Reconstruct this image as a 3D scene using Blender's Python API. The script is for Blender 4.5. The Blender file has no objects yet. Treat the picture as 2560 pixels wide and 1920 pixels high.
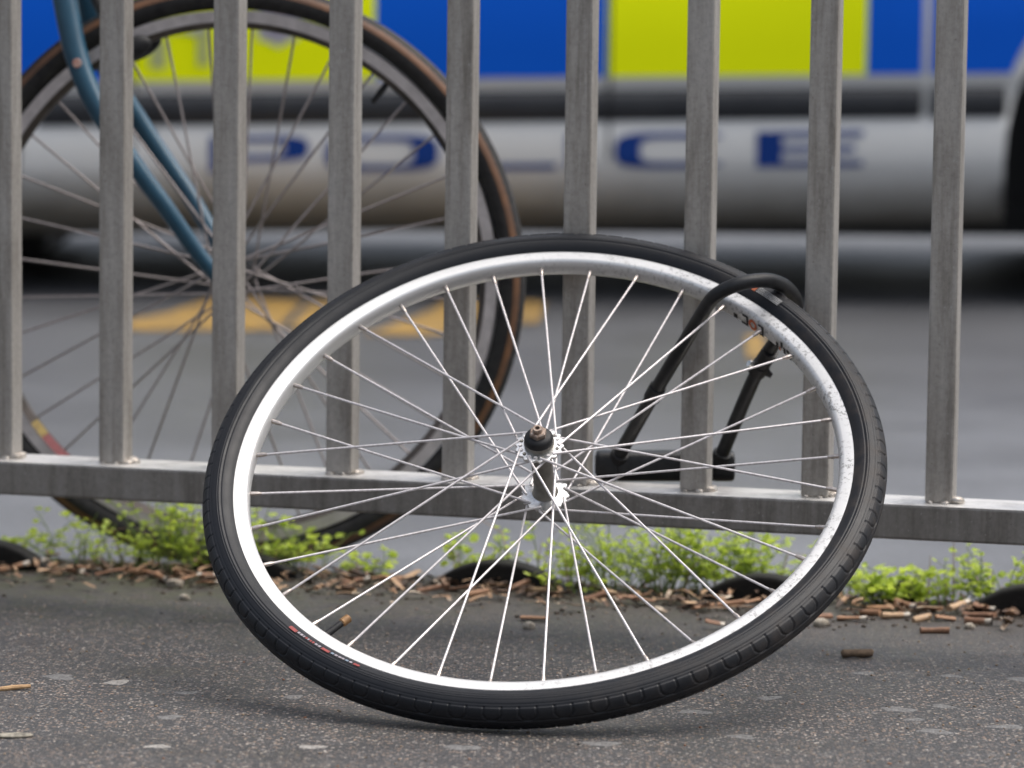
import bpy, bmesh, math, random
import numpy as np
from mathutils import Vector, Matrix

random.seed(7)
RNG = np.random.default_rng(7)
PI = math.pi
scene = bpy.context.scene
COL = scene.collection

# ------------------------------------------------------------------ camera
PITCH, ROLL, CAM_H = 0.110, 0.0125, 0.7459
fwd = Vector((0, math.cos(PITCH), -math.sin(PITCH)))
right0 = Vector((1, 0, 0))
up0 = right0.cross(fwd)
rgt = right0 * math.cos(ROLL) + up0 * math.sin(ROLL)
upv = up0 * math.cos(ROLL) - right0 * math.sin(ROLL)
cam_data = bpy.data.cameras.new('camera')
cam = bpy.data.objects.new('camera', cam_data)
COL.objects.link(cam)
m = Matrix((rgt, upv, -fwd)).transposed().to_4x4()
m.translation = Vector((0, 0, CAM_H))
cam.matrix_world = m
cam_data.sensor_width = 36.0
cam_data.lens = 36.0 * 10000.0 / 2560.0
cam_data.clip_start = 0.05
cam_data.clip_end = 600.0
cam_data.dof.use_dof = True
cam_data.dof.focus_distance = 3.97
cam_data.dof.aperture_fstop = 4.9
scene.camera = cam

# ------------------------------------------------------------------ sky, sun, exposure (overcast)
SUN_EL, SUN_AZ = math.radians(63), math.radians(84)      # azimuth clockwise from +y
world = bpy.data.worlds.new('World')
scene.world = world
world.use_nodes = True
wn = world.node_tree
wn.nodes.clear()
sky = wn.nodes.new('ShaderNodeTexSky')
sky.sky_type = 'NISHITA'
sky.sun_disc = False
sky.sun_elevation = SUN_EL
sky.sun_rotation = SUN_AZ
sky.air_density = 1.0
sky.dust_density = 6.0
sky.ozone_density = 1.0
hsv = wn.nodes.new('ShaderNodeHueSaturation')             # cloud cover takes most of the blue out
hsv.inputs['Saturation'].default_value = 0.58
wbg = wn.nodes.new('ShaderNodeBackground')
wbg.inputs['Strength'].default_value = 0.115
wout = wn.nodes.new('ShaderNodeOutputWorld')
wn.links.new(sky.outputs[0], hsv.inputs['Color'])
wn.links.new(hsv.outputs[0], wbg.inputs[0])
wn.links.new(wbg.outputs[0], wout.inputs[0])

sun_data = bpy.data.lights.new('sun', 'SUN')
sun_data.energy = 1.4
sun_data.angle = math.radians(65)
sun_data.color = (1.0, 0.97, 0.93)
sun = bpy.data.objects.new('sun', sun_data)
COL.objects.link(sun)
sd = Vector((math.sin(SUN_AZ) * math.cos(SUN_EL), math.cos(SUN_AZ) * math.cos(SUN_EL), math.sin(SUN_EL)))
sun.rotation_euler = sd.to_track_quat('Z', 'Y').to_euler()
sun.location = sd * 20

scene.view_settings.view_transform = 'Standard'
scene.view_settings.look = 'None'
scene.view_settings.gamma = 1.0
scene.view_settings.use_curve_mapping = False
scene.view_settings.exposure = 0.85
scene.cycles.use_denoising = True
scene.cycles.max_bounces = 8
scene.cycles.sample_clamp_indirect = 6.0


# ------------------------------------------------------------------ helpers
def setp(o, label=None, cat=None, group=None, kind=None):
    if label: o['label'] = label
    if cat: o['category'] = cat
    if group: o['group'] = group
    if kind: o['kind'] = kind
    return o


def link(name, me, mat=None, parent=None):
    o = bpy.data.objects.new(name, me)
    COL.objects.link(o)
    if mat is not None and len(me.materials) == 0:
        me.materials.append(mat)
    if parent is not None:
        o.parent = parent
    return o


def empty(name, loc=(0, 0, 0), rot=None, mtx=None):
    o = bpy.data.objects.new(name, None)
    o.empty_display_size = 0.05
    COL.objects.link(o)
    o.location = loc
    if rot is not None: o.rotation_euler = rot
    if mtx is not None: o.matrix_world = mtx
    return o


def np_mesh(name, V, F, smooth=True):
    """V (n,3), F list/array of quads or tris (uniform width)."""
    me = bpy.data.meshes.new(name)
    V = np.asarray(V, dtype=np.float32)
    F = np.asarray(F, dtype=np.int32)
    k = F.shape[1]
    me.vertices.add(len(V))
    me.vertices.foreach_set('co', V.ravel())
    me.loops.add(F.size)
    me.loops.foreach_set('vertex_index', F.ravel())
    me.polygons.add(len(F))
    me.polygons.foreach_set('loop_start', np.arange(0, F.size, k, dtype=np.int32))
    me.polygons.foreach_set('loop_total', np.full(len(F), k, dtype=np.int32))
    me.polygons.foreach_set('use_smooth', np.full(len(F), smooth, dtype=bool))
    me.update(calc_edges=True)
    me.validate()
    return me


def grid_faces(nu, nv, cu=False, cv=False, off=0, flip=False):
    iu = np.arange(nu if cu else nu - 1)
    iv = np.arange(nv if cv else nv - 1)
    a, b = np.meshgrid(iu, iv, indexing='ij')
    a2, b2 = (a + 1) % nu, (b + 1) % nv
    q = np.stack([a * nv + b, a2 * nv + b, a2 * nv + b2, a * nv + b2], -1).reshape(-1, 4) + off
    return q[:, ::-1] if flip else q


class MB:
    """collects pieces into ONE mesh"""
    def __init__(self):
        self.v, self.f, self.n = [], [], 0

    def add(self, V, F):
        V = np.asarray(V, float)
        self.v.append(V)
        self.f += [tuple(int(i) + self.n for i in q) for q in F]
        self.n += len(V)
        return self

    def box(self, a, b):
        (x0, y0, z0), (x1, y1, z1) = a, b
        V = [(x0, y0, z0), (x1, y0, z0), (x1, y1, z0), (x0, y1, z0), (x0, y0, z1), (x1, y0, z1), (x1, y1, z1), (x0, y1, z1)]
        return self.add(V, [(0, 3, 2, 1), (4, 5, 6, 7), (0, 1, 5, 4), (1, 2, 6, 5), (2, 3, 7, 6), (3, 0, 4, 7)])

    def tube(self, pts, rad, n=8, caps=True):
        pts = [Vector(p) for p in pts]
        if not hasattr(rad, '__len__'): rad = [rad] * len(pts)
        V = []
        t0 = (pts[1] - pts[0]).normalized()
        ref = Vector((0, 0, 1)) if abs(t0.z) < 0.9 else Vector((1, 0, 0))
        u = t0.cross(ref).normalized()
        for i, p in enumerate(pts):
            t = (pts[min(i + 1, len(pts) - 1)] - pts[max(i - 1, 0)]).normalized()
            u = (u - t * u.dot(t)).normalized()
            w = t.cross(u)
            for k in range(n):
                a = 2 * PI * k / n
                V.append(p + (u * math.cos(a) + w * math.sin(a)) * rad[i])
        F = [tuple(q) for q in grid_faces(len(pts), n, cv=True, flip=True)]
        if caps:
            F.append(tuple(range(n)))
            F.append(tuple(range((len(pts) - 1) * n, len(pts) * n))[::-1])
        return self.add(V, F)

    def lathe(self, prof, n=32, closed=False):
        """profile of (r, z) spun round z"""
        prof = np.asarray(prof, float)
        t = np.linspace(0, 2 * PI, n, endpoint=False)
        V = np.zeros((n, len(prof), 3))
        V[..., 0] = np.cos(t)[:, None] * prof[None, :, 0]
        V[..., 1] = np.sin(t)[:, None] * prof[None, :, 0]
        V[..., 2] = prof[None, :, 1]
        return self.add(V.reshape(-1, 3), grid_faces(n, len(prof), cu=True, cv=closed))

    def mesh(self, name, smooth=False, angle=None):
        me = bpy.data.meshes.new(name)
        me.from_pydata(np.concatenate(self.v).tolist(), [], self.f)
        me.update()
        me.validate()
        if smooth:
            me.polygons.foreach_set('use_smooth', [True] * len(me.polygons))
            if angle is not None:
                bm = bmesh.new(); bm.from_mesh(me)
                for e in bm.edges:
                    if len(e.link_faces) == 2 and e.calc_face_angle(0) > angle: e.smooth = False
                bm.to_mesh(me); bm.free()
        return me

    def build(self, name, mat, parent=None, smooth=False, angle=math.radians(40)):
        return link(name, self.mesh(name, smooth, angle), mat, parent)


def bevel_box(sx, sy, sz, bev, segs=2):
    bm = bmesh.new()
    bmesh.ops.create_cube(bm, size=1)
    bmesh.ops.scale(bm, vec=(sx, sy, sz), verts=bm.verts)
    bmesh.ops.bevel(bm, geom=list(bm.edges), offset=bev, segments=segs, affect='EDGES', profile=0.6)
    me = bpy.data.meshes.new('bevelled')
    bm.to_mesh(me); bm.free()
    return me


def blob(r, seed, sub=2, rough=0.25, scale=(1, 1, 1)):
    bm = bmesh.new()
    bmesh.ops.create_icosphere(bm, subdivisions=sub, radius=1)
    rr = random.Random(seed)
    dirs = [(Vector((rr.uniform(-1, 1), rr.uniform(-1, 1), rr.uniform(-1, 1))).normalized(), rr.uniform(-rough, rough)) for _ in range(7)]
    for v in bm.verts:
        d = v.co.normalized()
        k = 1 + sum(a * max(0, d.dot(q)) ** 2 for q, a in dirs)
        v.co = Vector((d.x * scale[0], d.y * scale[1], d.z * scale[2])) * r * k
    for f in bm.faces: f.smooth = True
    me = bpy.data.meshes.new('blob')
    bm.to_mesh(me); bm.free()
    return me


# ------------------------------------------------------------------ materials
class Mat:
    def __init__(self, name, base=(0.5, 0.5, 0.5), rough=0.5, metal=0.0, spec=0.5):
        self.m = bpy.data.materials.new(name)
        self.m.use_nodes = True
        self.nt = self.m.node_tree
        self.b = self.nt.nodes['Principled BSDF']
        self.b.inputs['Base Color'].default_value = (*base, 1)
        self.b.inputs['Roughness'].default_value = rough
        self.b.inputs['Metallic'].default_value = metal
        self.b.inputs['Specular IOR Level'].default_value = spec

    def n(self, t, **kw):
        nd = self.nt.nodes.new(t)
        for k, v in kw.items(): setattr(nd, k, v)
        return nd

    def l(self, a, b): self.nt.links.new(a, b)

    def pos(self, obj=False, scale=(1, 1, 1)):
        if obj: src = self.n('ShaderNodeTexCoord').outputs['Object']
        else: src = self.n('ShaderNodeNewGeometry').outputs['Position']
        if scale == (1, 1, 1): return src
        mp = self.n('ShaderNodeMapping')
        mp.inputs['Scale'].default_value = scale
        self.l(src, mp.inputs['Vector'])
        return mp.outputs[0]

    def noise(self, scale, detail=4, vec=None, rough=0.6):
        t = self.n('ShaderNodeTexNoise')
        t.inputs['Scale'].default_value = scale
        t.inputs['Detail'].default_value = detail
        t.inputs['Roughness'].default_value = rough
        if vec is not None: self.l(vec, t.inputs['Vector'])
        return t.outputs['Fac']

    def ramp(self, fac, stops):
        r = self.n('ShaderNodeValToRGB')
        e = r.color_ramp.elements
        while len(e) < len(stops): e.new(0.5)
        for el, (p, c) in zip(e, stops):
            el.position = p
            el.color = (*c, 1) if hasattr(c, '__len__') else (c, c, c, 1)
        self.l(fac, r.inputs[0])
        return r.outputs[0]

    def mix(self, fac, a, b, mode='MIX'):
        x = self.n('ShaderNodeMix', data_type='RGBA', blend_type=mode)
        for s, v in ((x.inputs[0], fac), (x.inputs[6], a), (x.inputs[7], b)):
            if hasattr(v, 'is_linked'): self.l(v, s)
            elif hasattr(v, '__len__'): s.default_value = (*v, 1)
            else: s.default_value = v
        return x.outputs[2]

    def math(self, op, a, b=None, clamp=False):
        x = self.n('ShaderNodeMath', operation=op, use_clamp=clamp)
        for i, v in enumerate((a, b)):
            if v is None: continue
            if hasattr(v, 'is_linked'): self.l(v, x.inputs[i])
            else: x.inputs[i].default_value = v
        return x.outputs[0]

    def color(self, c): self.l(c, self.b.inputs['Base Color']); return self
    def roughness(self, c): self.l(c, self.b.inputs['Roughness']); return self

    def bump(self, h, strength=0.3, dist=0.001):
        b = self.n('ShaderNodeBump')
        b.inputs['Strength'].default_value = strength
        b.inputs['Distance'].default_value = dist
        self.l(h, b.inputs['Height'])
        self.l(b.outputs[0], self.b.inputs['Normal'])
        return self


def speck(name, a, b, scale, rough=0.5, metal=0.0, bump=0.0, obj=True, detail=5, lo=0.35, hi=0.65, spec=0.5):
    M = Mat(name, a, rough, metal, spec)
    nz = M.noise(scale, detail, M.pos(obj))
    M.color(M.ramp(nz, [(lo, a), (hi, b)]))
    if bump: M.bump(nz, bump)
    return M.m


def make_steel(name, tint=1.0, skylit_top=False):
    M = Mat(name, (0.3, 0.29, 0.27), 0.5, 0.6)
    p = M.pos()
    streak = M.noise(1.0, 6, M.pos(scale=(55, 55, 7)), 0.7)
    c = M.ramp(streak, [(0.3, (0.25 * tint, 0.228 * tint, 0.20 * tint)), (0.5, (0.40 * tint, 0.375 * tint, 0.342 * tint)), (0.75, (0.52 * tint, 0.495 * tint, 0.462 * tint))])
    mott = M.noise(170, 5, p, 0.75)
    c = M.mix(0.4, c, M.ramp(mott, [(0.32, 0.3), (0.5, 0.5), (0.7, 0.64)]), 'OVERLAY')
    drip = M.math('MULTIPLY', M.ramp(M.noise(1.0, 3, M.pos(scale=(120, 120, 3.2))), [(0.56, 0.0), (0.68, 1.0)]), M.ramp(M.noise(6, 3, p), [(0.42, 0.0), (0.6, 0.4)]))
    c = M.mix(drip, c, (0.12, 0.098, 0.075))
    spots = M.ramp(M.noise(420, 2, p), [(0.0, 1.0), (0.275, 1.0), (0.31, 0.0)])
    c = M.mix(M.math('MULTIPLY', spots, 0.6), c, (0.07, 0.06, 0.05))
    chips = M.ramp(M.noise(330, 2, M.pos(scale=(1, 1, 0.6))), [(0.68, 0.0), (0.72, 1.0)])
    c = M.mix(M.math('MULTIPLY', chips, 0.35), c, (0.62, 0.61, 0.6))
    if skylit_top:                                                          # sky brightness on the upper face painted in as a patchy paler colour
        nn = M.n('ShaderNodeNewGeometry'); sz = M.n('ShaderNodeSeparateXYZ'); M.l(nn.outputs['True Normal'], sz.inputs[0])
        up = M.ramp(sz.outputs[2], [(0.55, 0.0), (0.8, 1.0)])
        skylight = M.math('MULTIPLY', up, M.ramp(M.noise(28, 5, p, 0.7), [(0.3, 0.45), (0.55, 1.0)]))
        c = M.mix(skylight, c, (0.74, 0.72, 0.69))
    M.color(c)
    M.roughness(M.ramp(mott, [(0.3, 0.5), (0.7, 0.36)]))
    M.bump(mott, 0.07, 0.0005)
    return M.m


M_STEEL = make_steel('galvanised_steel', 0.96)
M_RAIL = make_steel('rail_steel', 0.62, True)
M_WELD = speck('weld_metal', (0.5, 0.48, 0.45), (0.3, 0.26, 0.22), 200, 0.4, 0.6, 0.4)


def make_tyre():
    M = Mat('black_rubber', (0.02, 0.021, 0.024), 0.42, 0, 0.32)
    p = M.pos(True)
    dust = M.noise(38, 6, p, 0.7)
    fine = M.noise(500, 3, p)
    sepx = M.n('ShaderNodeSeparateXYZ'); M.l(p, sepx.inputs[0])
    side = M.math('MULTIPLY', sepx.outputs[0], 2.2, True)                  # road dust sits on the side that lay in the gutter
    d = M.math('MULTIPLY', M.ramp(dust, [(0.45, 0.0), (0.72, 1.0)]), side)
    c = M.mix(0.35, (0.007, 0.008, 0.0105), M.ramp(fine, [(0.3, (0.004, 0.0045, 0.006)), (0.7, (0.016, 0.0175, 0.022))]))
    M.color(M.mix(M.math('MULTIPLY', d, 0.42), c, (0.11, 0.085, 0.065)))
    M.roughness(M.ramp(dust, [(0.3, 0.38), (0.7, 0.55)]))
    M.bump(fine, 0.1, 0.0003)
    return M.m


M_TYRE = make_tyre()


def make_rim():
    M = Mat('brushed_aluminium', (0.8, 0.8, 0.79), 0.4, 0.6)
    p = M.pos(True)
    sx = M.n('ShaderNodeSeparateXYZ'); M.l(p, sx.inputs[0])
    side = M.math('ADD', M.math('MULTIPLY', sx.outputs[0], 1.5), 0.22, True)
    big = M.noise(24, 5, p, 0.6)
    pit = M.noise(170, 5, p, 0.8)
    grime = M.math('MULTIPLY', M.ramp(pit, [(0.52, 0.0), (0.60, 1.0)]), M.ramp(big, [(0.38, 0.0), (0.54, 1.0)]))
    grime = M.math('MULTIPLY', grime, side)
    c = M.mix(M.ramp(M.noise(9, 5, p), [(0.3, 0.0), (0.7, 0.3)]), (0.70, 0.70, 0.695), (0.52, 0.51, 0.485))
    M.color(M.mix(grime, c, (0.03, 0.027, 0.022)))
    M.roughness(M.ramp(pit, [(0.3, 0.34), (0.7, 0.52)]))
    mt = M.math('SUBTRACT', 0.6, M.math('MULTIPLY', grime, 0.55))
    M.l(mt, M.b.inputs['Metallic'])
    return M.m


M_RIM = make_rim()
M_SPOKE = speck('stainless_spoke', (0.66, 0.63, 0.63), (0.45, 0.41, 0.4), 60, 0.42, 0.35, 0, True, 4, 0.45, 0.75)
M_NIPPLE = speck('brass_nipple', (0.62, 0.57, 0.53), (0.4, 0.34, 0.3), 300, 0.35, 0.8)
M_HUB = speck('polished_alloy', (0.86, 0.86, 0.86), (0.6, 0.6, 0.58), 120, 0.22, 0.9)
M_BARREL = speck('dull_alloy', (0.27, 0.26, 0.235), (0.18, 0.17, 0.15), 80, 0.45, 0.7)
M_RUST = speck('rusty_steel', (0.22, 0.15, 0.11), (0.4, 0.33, 0.28), 300, 0.5, 0.6, 0.3)
M_BLACK = speck('black_plastic', (0.010, 0.010, 0.011), (0.018, 0.018, 0.019), 150, 0.5, spec=0.3)
M_LOCK = speck('lock_vinyl', (0.008, 0.0085, 0.0095), (0.017, 0.018, 0.02), 90, 0.4, bump=0.15, spec=0.35)
M_RED = speck('red_print', (0.34, 0.05, 0.045), (0.2, 0.035, 0.03), 300, 0.5)
M_WHITEP = speck('white_print', (0.38, 0.34, 0.37), (0.2, 0.18, 0.2), 500, 0.5)
M_PALEBLUE = speck('pale_blue_print', (0.24, 0.3, 0.37), (0.14, 0.18, 0.24), 500, 0.5)
M_ORANGE = speck('orange_print', (0.55, 0.13, 0.04), (0.45, 0.12, 0.05), 400, 0.5)
M_DECAL = Mat('black_print', (0.015, 0.015, 0.015), 0.5).m
M_GREYP = speck('grey_print', (0.42, 0.42, 0.42), (0.28, 0.28, 0.28), 700, 0.5)


# ground -------------------------------------------------------------
EDGE0, EDGE_K = 4.655, 0.215          # pavement edge: y = EDGE0 - EDGE_K * x


def make_tarmac():
    M = Mat('pavement_tarmac', (0.06, 0.06, 0.06), 0.55)
    p = M.pos()
    v = M.n('ShaderNodeTexVoronoi'); v.inputs['Scale'].default_value = 310
    M.l(p, v.inputs['Vector'])
    sep = M.n('ShaderNodeSeparateColor'); M.l(v.outputs['Color'], sep.inputs[0])
    stone = M.ramp(sep.outputs[1], [(0.0, (0.05, 0.048, 0.046)), (0.25, (0.11, 0.10, 0.095)), (0.45, (0.22, 0.16, 0.12)), (0.6, (0.18, 0.175, 0.175)), (0.8, (0.31, 0.21, 0.14)), (0.9, (0.28, 0.27, 0.26)), (1.0, (0.52, 0.45, 0.38))])
    pick = M.ramp(sep.outputs[0], [(0.40, 0.0), (0.46, 1.0)])
    core = M.ramp(v.outputs['Distance'], [(0.36, 1.0), (0.58, 0.0)])
    fine = M.noise(900, 3, p)
    tar = M.ramp(fine, [(0.3, (0.022, 0.022, 0.024)), (0.7, (0.062, 0.061, 0.063))])
    c = M.mix(M.math('MULTIPLY', pick, core), tar, stone)
    # second, larger sparse chippings
    v2 = M.n('ShaderNodeTexVoronoi'); v2.inputs['Scale'].default_value = 130
    M.l(p, v2.inputs['Vector'])
    s2 = M.n('ShaderNodeSeparateColor'); M.l(v2.outputs['Color'], s2.inputs[0])
    f2 = M.math('MULTIPLY', M.ramp(s2.outputs[0], [(0.80, 0.0), (0.82, 1.0)]), M.ramp(v2.outputs['Distance'], [(0.22, 1.0), (0.3, 0.0)]))
    c = M.mix(M.math('MULTIPLY', f2, 0.8), c, M.ramp(s2.outputs[2], [(0.0, (0.3, 0.2, 0.13)), (0.5, (0.3, 0.29, 0.28)), (1.0, (0.45, 0.4, 0.34))]))
    # worn paler blotches and damp dark ones
    blot = M.noise(7, 5, p, 0.65)
    c = M.mix(M.ramp(blot, [(0.35, 0.4), (0.6, 0.0)]), c, (0.04, 0.039, 0.038))
    c = M.mix(M.ramp(M.noise(16, 3, p), [(0.55, 0.0), (0.75, 0.2)]), c, (0.17, 0.168, 0.166))
    # soil and moss along the pavement edge
    sx = M.n('ShaderNodeSeparateXYZ'); M.l(p, sx.inputs[0])
    e = M.math('SUBTRACT', M.math('ADD', sx.outputs[1], M.math('MULTIPLY', sx.outputs[0], EDGE_K)), EDGE0)   # negative on the pavement
    e = M.math('ADD', e, M.math('MULTIPLY', M.math('SUBTRACT', M.noise(14, 5, p), 0.5), 0.28))
    near = M.math('MULTIPLY', M.math('ADD', e, 0.52), 1 / 0.36, True)
    silt = M.math('MULTIPLY', near, 0.82)
    c = M.mix(silt, c, M.ramp(M.noise(240, 4, p), [(0.3, (0.022, 0.019, 0.015)), (0.7, (0.06, 0.05, 0.04))]))
    left = M.math('SUBTRACT', 0.25, M.math('MULTIPLY', sx.outputs[0], 1.6), True)
    mossz = M.math('MULTIPLY', M.math('MULTIPLY', near, left), M.ramp(M.noise(30, 5, p), [(0.4, 0.0), (0.62, 0.6)]))
    c = M.mix(mossz, c, (0.06, 0.07, 0.022))
    M.color(c)
    M.roughness(M.ramp(blot, [(0.35, 0.42), (0.65, 0.66)]))
    h = M.math('ADD', M.math('MULTIPLY', v.outputs['Distance'], -1.0), M.math('MULTIPLY', fine, 0.6))
    M.bump(h, 0.7, 0.0016)
    return M.m


def make_road():
    M = Mat('road_asphalt', (0.06, 0.062, 0.065), 0.4)
    p = M.pos()
    fine = M.noise(260, 4, p)
    big = M.noise(1.6, 5, p, 0.6)
    c = M.ramp(fine, [(0.3, (0.095, 0.10, 0.112)), (0.7, (0.18, 0.19, 0.208))])
    c = M.mix(M.ramp(big, [(0.35, 0.5), (0.65, 0.0)]), c, (0.05, 0.05, 0.052))
    st = M.noise(0.7, 6, M.pos(scale=(1, 1.6, 1)), 0.7)
    c = M.mix(M.ramp(st, [(0.45, 0.0), (0.62, 0.45)]), c, (0.045, 0.046, 0.05))
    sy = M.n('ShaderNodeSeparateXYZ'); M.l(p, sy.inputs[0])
    car_shade = M.math('ADD', sy.outputs[1], M.math('MULTIPLY', M.math('SUBTRACT', M.noise(2.2, 4, p), 0.5), 1.6))     # shade of the car painted into the road as a ragged darker band
    c = M.mix(M.ramp(M.math('MULTIPLY', car_shade, 0.1), [(0.56, 0.0), (0.70, 0.6), (0.84, 0.6), (0.90, 0.0)]), c, (0.036, 0.036, 0.039))
    M.color(c)
    M.roughness(M.ramp(big, [(0.3, 0.46), (0.7, 0.58)]))
    M.bump(fine, 0.5, 0.002)
    return M.m


M_TARMAC = make_tarmac()
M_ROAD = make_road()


# ================================================================== SETTING
ROAD_Z = -0.01
mb = MB()
mb.add([(-250, -200, ROAD_Z), (250, -200, ROAD_Z), (250, 400, ROAD_Z), (-250, 400, ROAD_Z)], [(0, 1, 2, 3)])
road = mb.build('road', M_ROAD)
setp(road, 'wet grey asphalt road behind the railing', 'road', kind='structure')

ey = lambda x: EDGE0 - EDGE_K * x
xs = [-14, -3, -1.2, -0.8, -0.4, 0, 0.4, 0.8, 1.2, 3, 14]
V, F = [], []
for x in xs:
    V += [(x, -14, 0.0), (x, ey(x), 0.0), (x, ey(x) + 0.004, -0.004), (x, ey(x) + 0.004, ROAD_Z - 0.01)]
for i in range(len(xs) - 1):
    for k in range(3):
        F.append((i * 4 + k, i * 4 + 4 + k, i * 4 + 5 + k, i * 4 + 1 + k))
pav = MB().add(V, F).build('pavement', M_TARMAC)
setp(pav, 'dark speckled tarmac pavement in the foreground', 'pavement', kind='structure')

# yellow paint on the road -------------------------------------------
My = Mat('yellow_road_paint', (0.5, 0.3, 0.05), 0.55)
pz = My.pos()
My.color(My.mix(My.ramp(My.noise(26, 6, pz, 0.75), [(0.44, 0.85), (0.64, 0.0)]), (0.44, 0.25, 0.035), (0.15, 0.11, 0.06)))
M_YPAINT = My.m


def road_mark(pts, label):
    c = np.mean(np.array(pts), axis=0)
    top = [(x, y, ROAD_Z + 0.004) for x, y in pts]
    n = len(pts)
    F = [tuple(range(n))] if n > 4 else [tuple(range(n))]
    o = MB().add(top, F).build('road_marking', M_YPAINT)
    return setp(o, label, 'road marking', 'worn yellow letters painted on the road', 'structure')


road_mark([(-0.735, 7.68), (-0.46, 7.72), (-0.44, 8.36), (-0.63, 8.40), (-0.70, 8.02), (-0.765, 7.86)], 'worn yellow paint patch on the road left of the blue bicycle hub')
road_mark([(-0.44, 7.76), (-0.39, 7.78), (-0.33, 8.15), (-0.39, 8.36), (-0.42, 8.36)], 'narrow worn yellow paint patch right of the blue bicycle hub')
road_mark([(-0.285, 7.64), (-0.15, 7.66), (-0.03, 7.9), (0.05, 7.93), (0.07, 8.4), (-0.13, 8.42), (-0.20, 8.0)], 'worn yellow paint patch on the road seen through the top of the loose wheel')
road_mark([(0.43, 7.29), (0.465, 7.29), (0.485, 7.72), (0.45, 7.72)], 'tiny yellow paint patch on the road beside the lock shackle')

# ================================================================== RAILING
FX, FY, FYAW, FP = -0.0115, 4.307, 0.2562, 0.1325
RZ0, RZ1 = 0.1245, 0.1625
BAR_H = 1.02
fence = empty('railing', (FX, FY, 0), (0, 0, -FYAW))
setp(fence, 'galvanised steel pedestrian railing of square upright bars on a bottom rail', 'railing')
bar_me = bevel_box(0.030, 0.030, BAR_H - RZ1, 0.0028, 2)
bar_me.materials.append(M_STEEL)
for p_ in bar_me.polygons: p_.use_smooth = False
weld_mes = []
for k in range(4):
    w = blob(0.0052, 40 + k, 2, 0.35, (1, 1.5, 0.8)); w.materials.append(M_WELD); weld_mes.append(w)
I0, I1 = -3, 12
for i in range(I0, I1 + 1):
    x = (i - 4.5) * FP
    b = link('bar', bar_me, None, fence)
    b.location = (x + 0.015, 0.015, (BAR_H + RZ1) / 2)
    b.rotation_euler = (random.uniform(-.002, .002), random.uniform(-.002, .002), random.uniform(-.02, .02))
    for (dx, dy, rz) in ((0.0325, 0.012, 0), (0.0325, 0.022, 0), (0.006, -0.002, 1.5), (0.021, -0.002, 1.5)):
        w = link('weld_bead', weld_mes[random.randrange(4)], None, b)
        w.location = (dx - 0.015, dy - 0.015, -(BAR_H - RZ1) / 2 + 0.001)
        w.rotation_euler = (random.uniform(-.3, .3), random.uniform(-.3, .3), rz + random.uniform(-.4, .4))
        sc = random.uniform(.6, 1.5) * (1.3 if dx > .03 else .6)
        w.scale = (sc, sc, sc * random.uniform(.7, 1.1))
x0, x1 = (I0 - 5.1) * FP, (I1 - 3.6) * FP
me = bevel_box(x1 - x0, 0.072, RZ1 - RZ0, 0.003, 2); me.materials.append(M_RAIL)
r_ = link('bottom_rail', me, None, fence); r_.location = ((x0 + x1) / 2, 0.016, (RZ0 + RZ1) / 2)
me = bevel_box(x1 - x0, 0.072, 0.04, 0.003, 2); me.materials.append(M_RAIL)
r_ = link('top_rail', me, None, fence); r_.location = ((x0 + x1) / 2, 0.016, BAR_H + 0.02)
for xx in (x0 - 0.031, x1 + 0.031):
    me = bevel_box(0.06, 0.07, BAR_H + 0.09, 0.004, 2); me.materials.append(M_STEEL)
    r_ = link('post', me, None, fence); r_.location = (xx, 0.016, (BAR_H + 0.09) / 2 - 0.02)

# ================================================================== LOOSE WHEEL
WC = Vector((0.03194, 4.00345, 0.21643))
WX = Vector((0.98595, -0.16704, 0)); WY = Vector((0.13276, 0.78364, 0.60687)); WN = Vector((-0.10137, -0.59834, 0.7948))
mw = Matrix((WX, WY, WN)).transposed().to_4x4(); mw.translation = WC
wheel = empty('bicycle_wheel', mtx=mw)
setp(wheel, 'loose silver spoked bicycle wheel with black tyre leaning back against the railing', 'bicycle wheel')


def warp(t): return -0.0045 * np.cos(2 * t) - 0.0039 * np.sin(2 * t)          # the wheel is buckled


def tyre_grid(Rm, rm, segs, s_list, hfun, warpf=None, pitchn=126):
    t = np.linspace(0, 2 * PI, segs, endpoint=False)
    s = np.asarray(s_list)
    psi = s / rm
    T, S = np.meshgrid(t, s, indexing='ij')
    P = S / rm
    u = (T / (2 * PI) * pitchn) % 2.0
    h = hfun(u, S)
    rr = Rm + (rm + h) * np.cos(P)
    zz = (rm + h) * np.sin(P)
    if warpf is not None: zz = zz + warpf(T)
    V = np.stack([rr * np.cos(T), rr * np.sin(T), zz], -1).reshape(-1, 3)
    return V, grid_faces(segs, len(s), cu=True)


def sstep(a, b, x):
    k = np.clip((x - a) / (b - a), 0, 1); return k * k * (3 - 2 * k)


PITCH_M = 2 * PI * 0.3456 / 126


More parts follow.
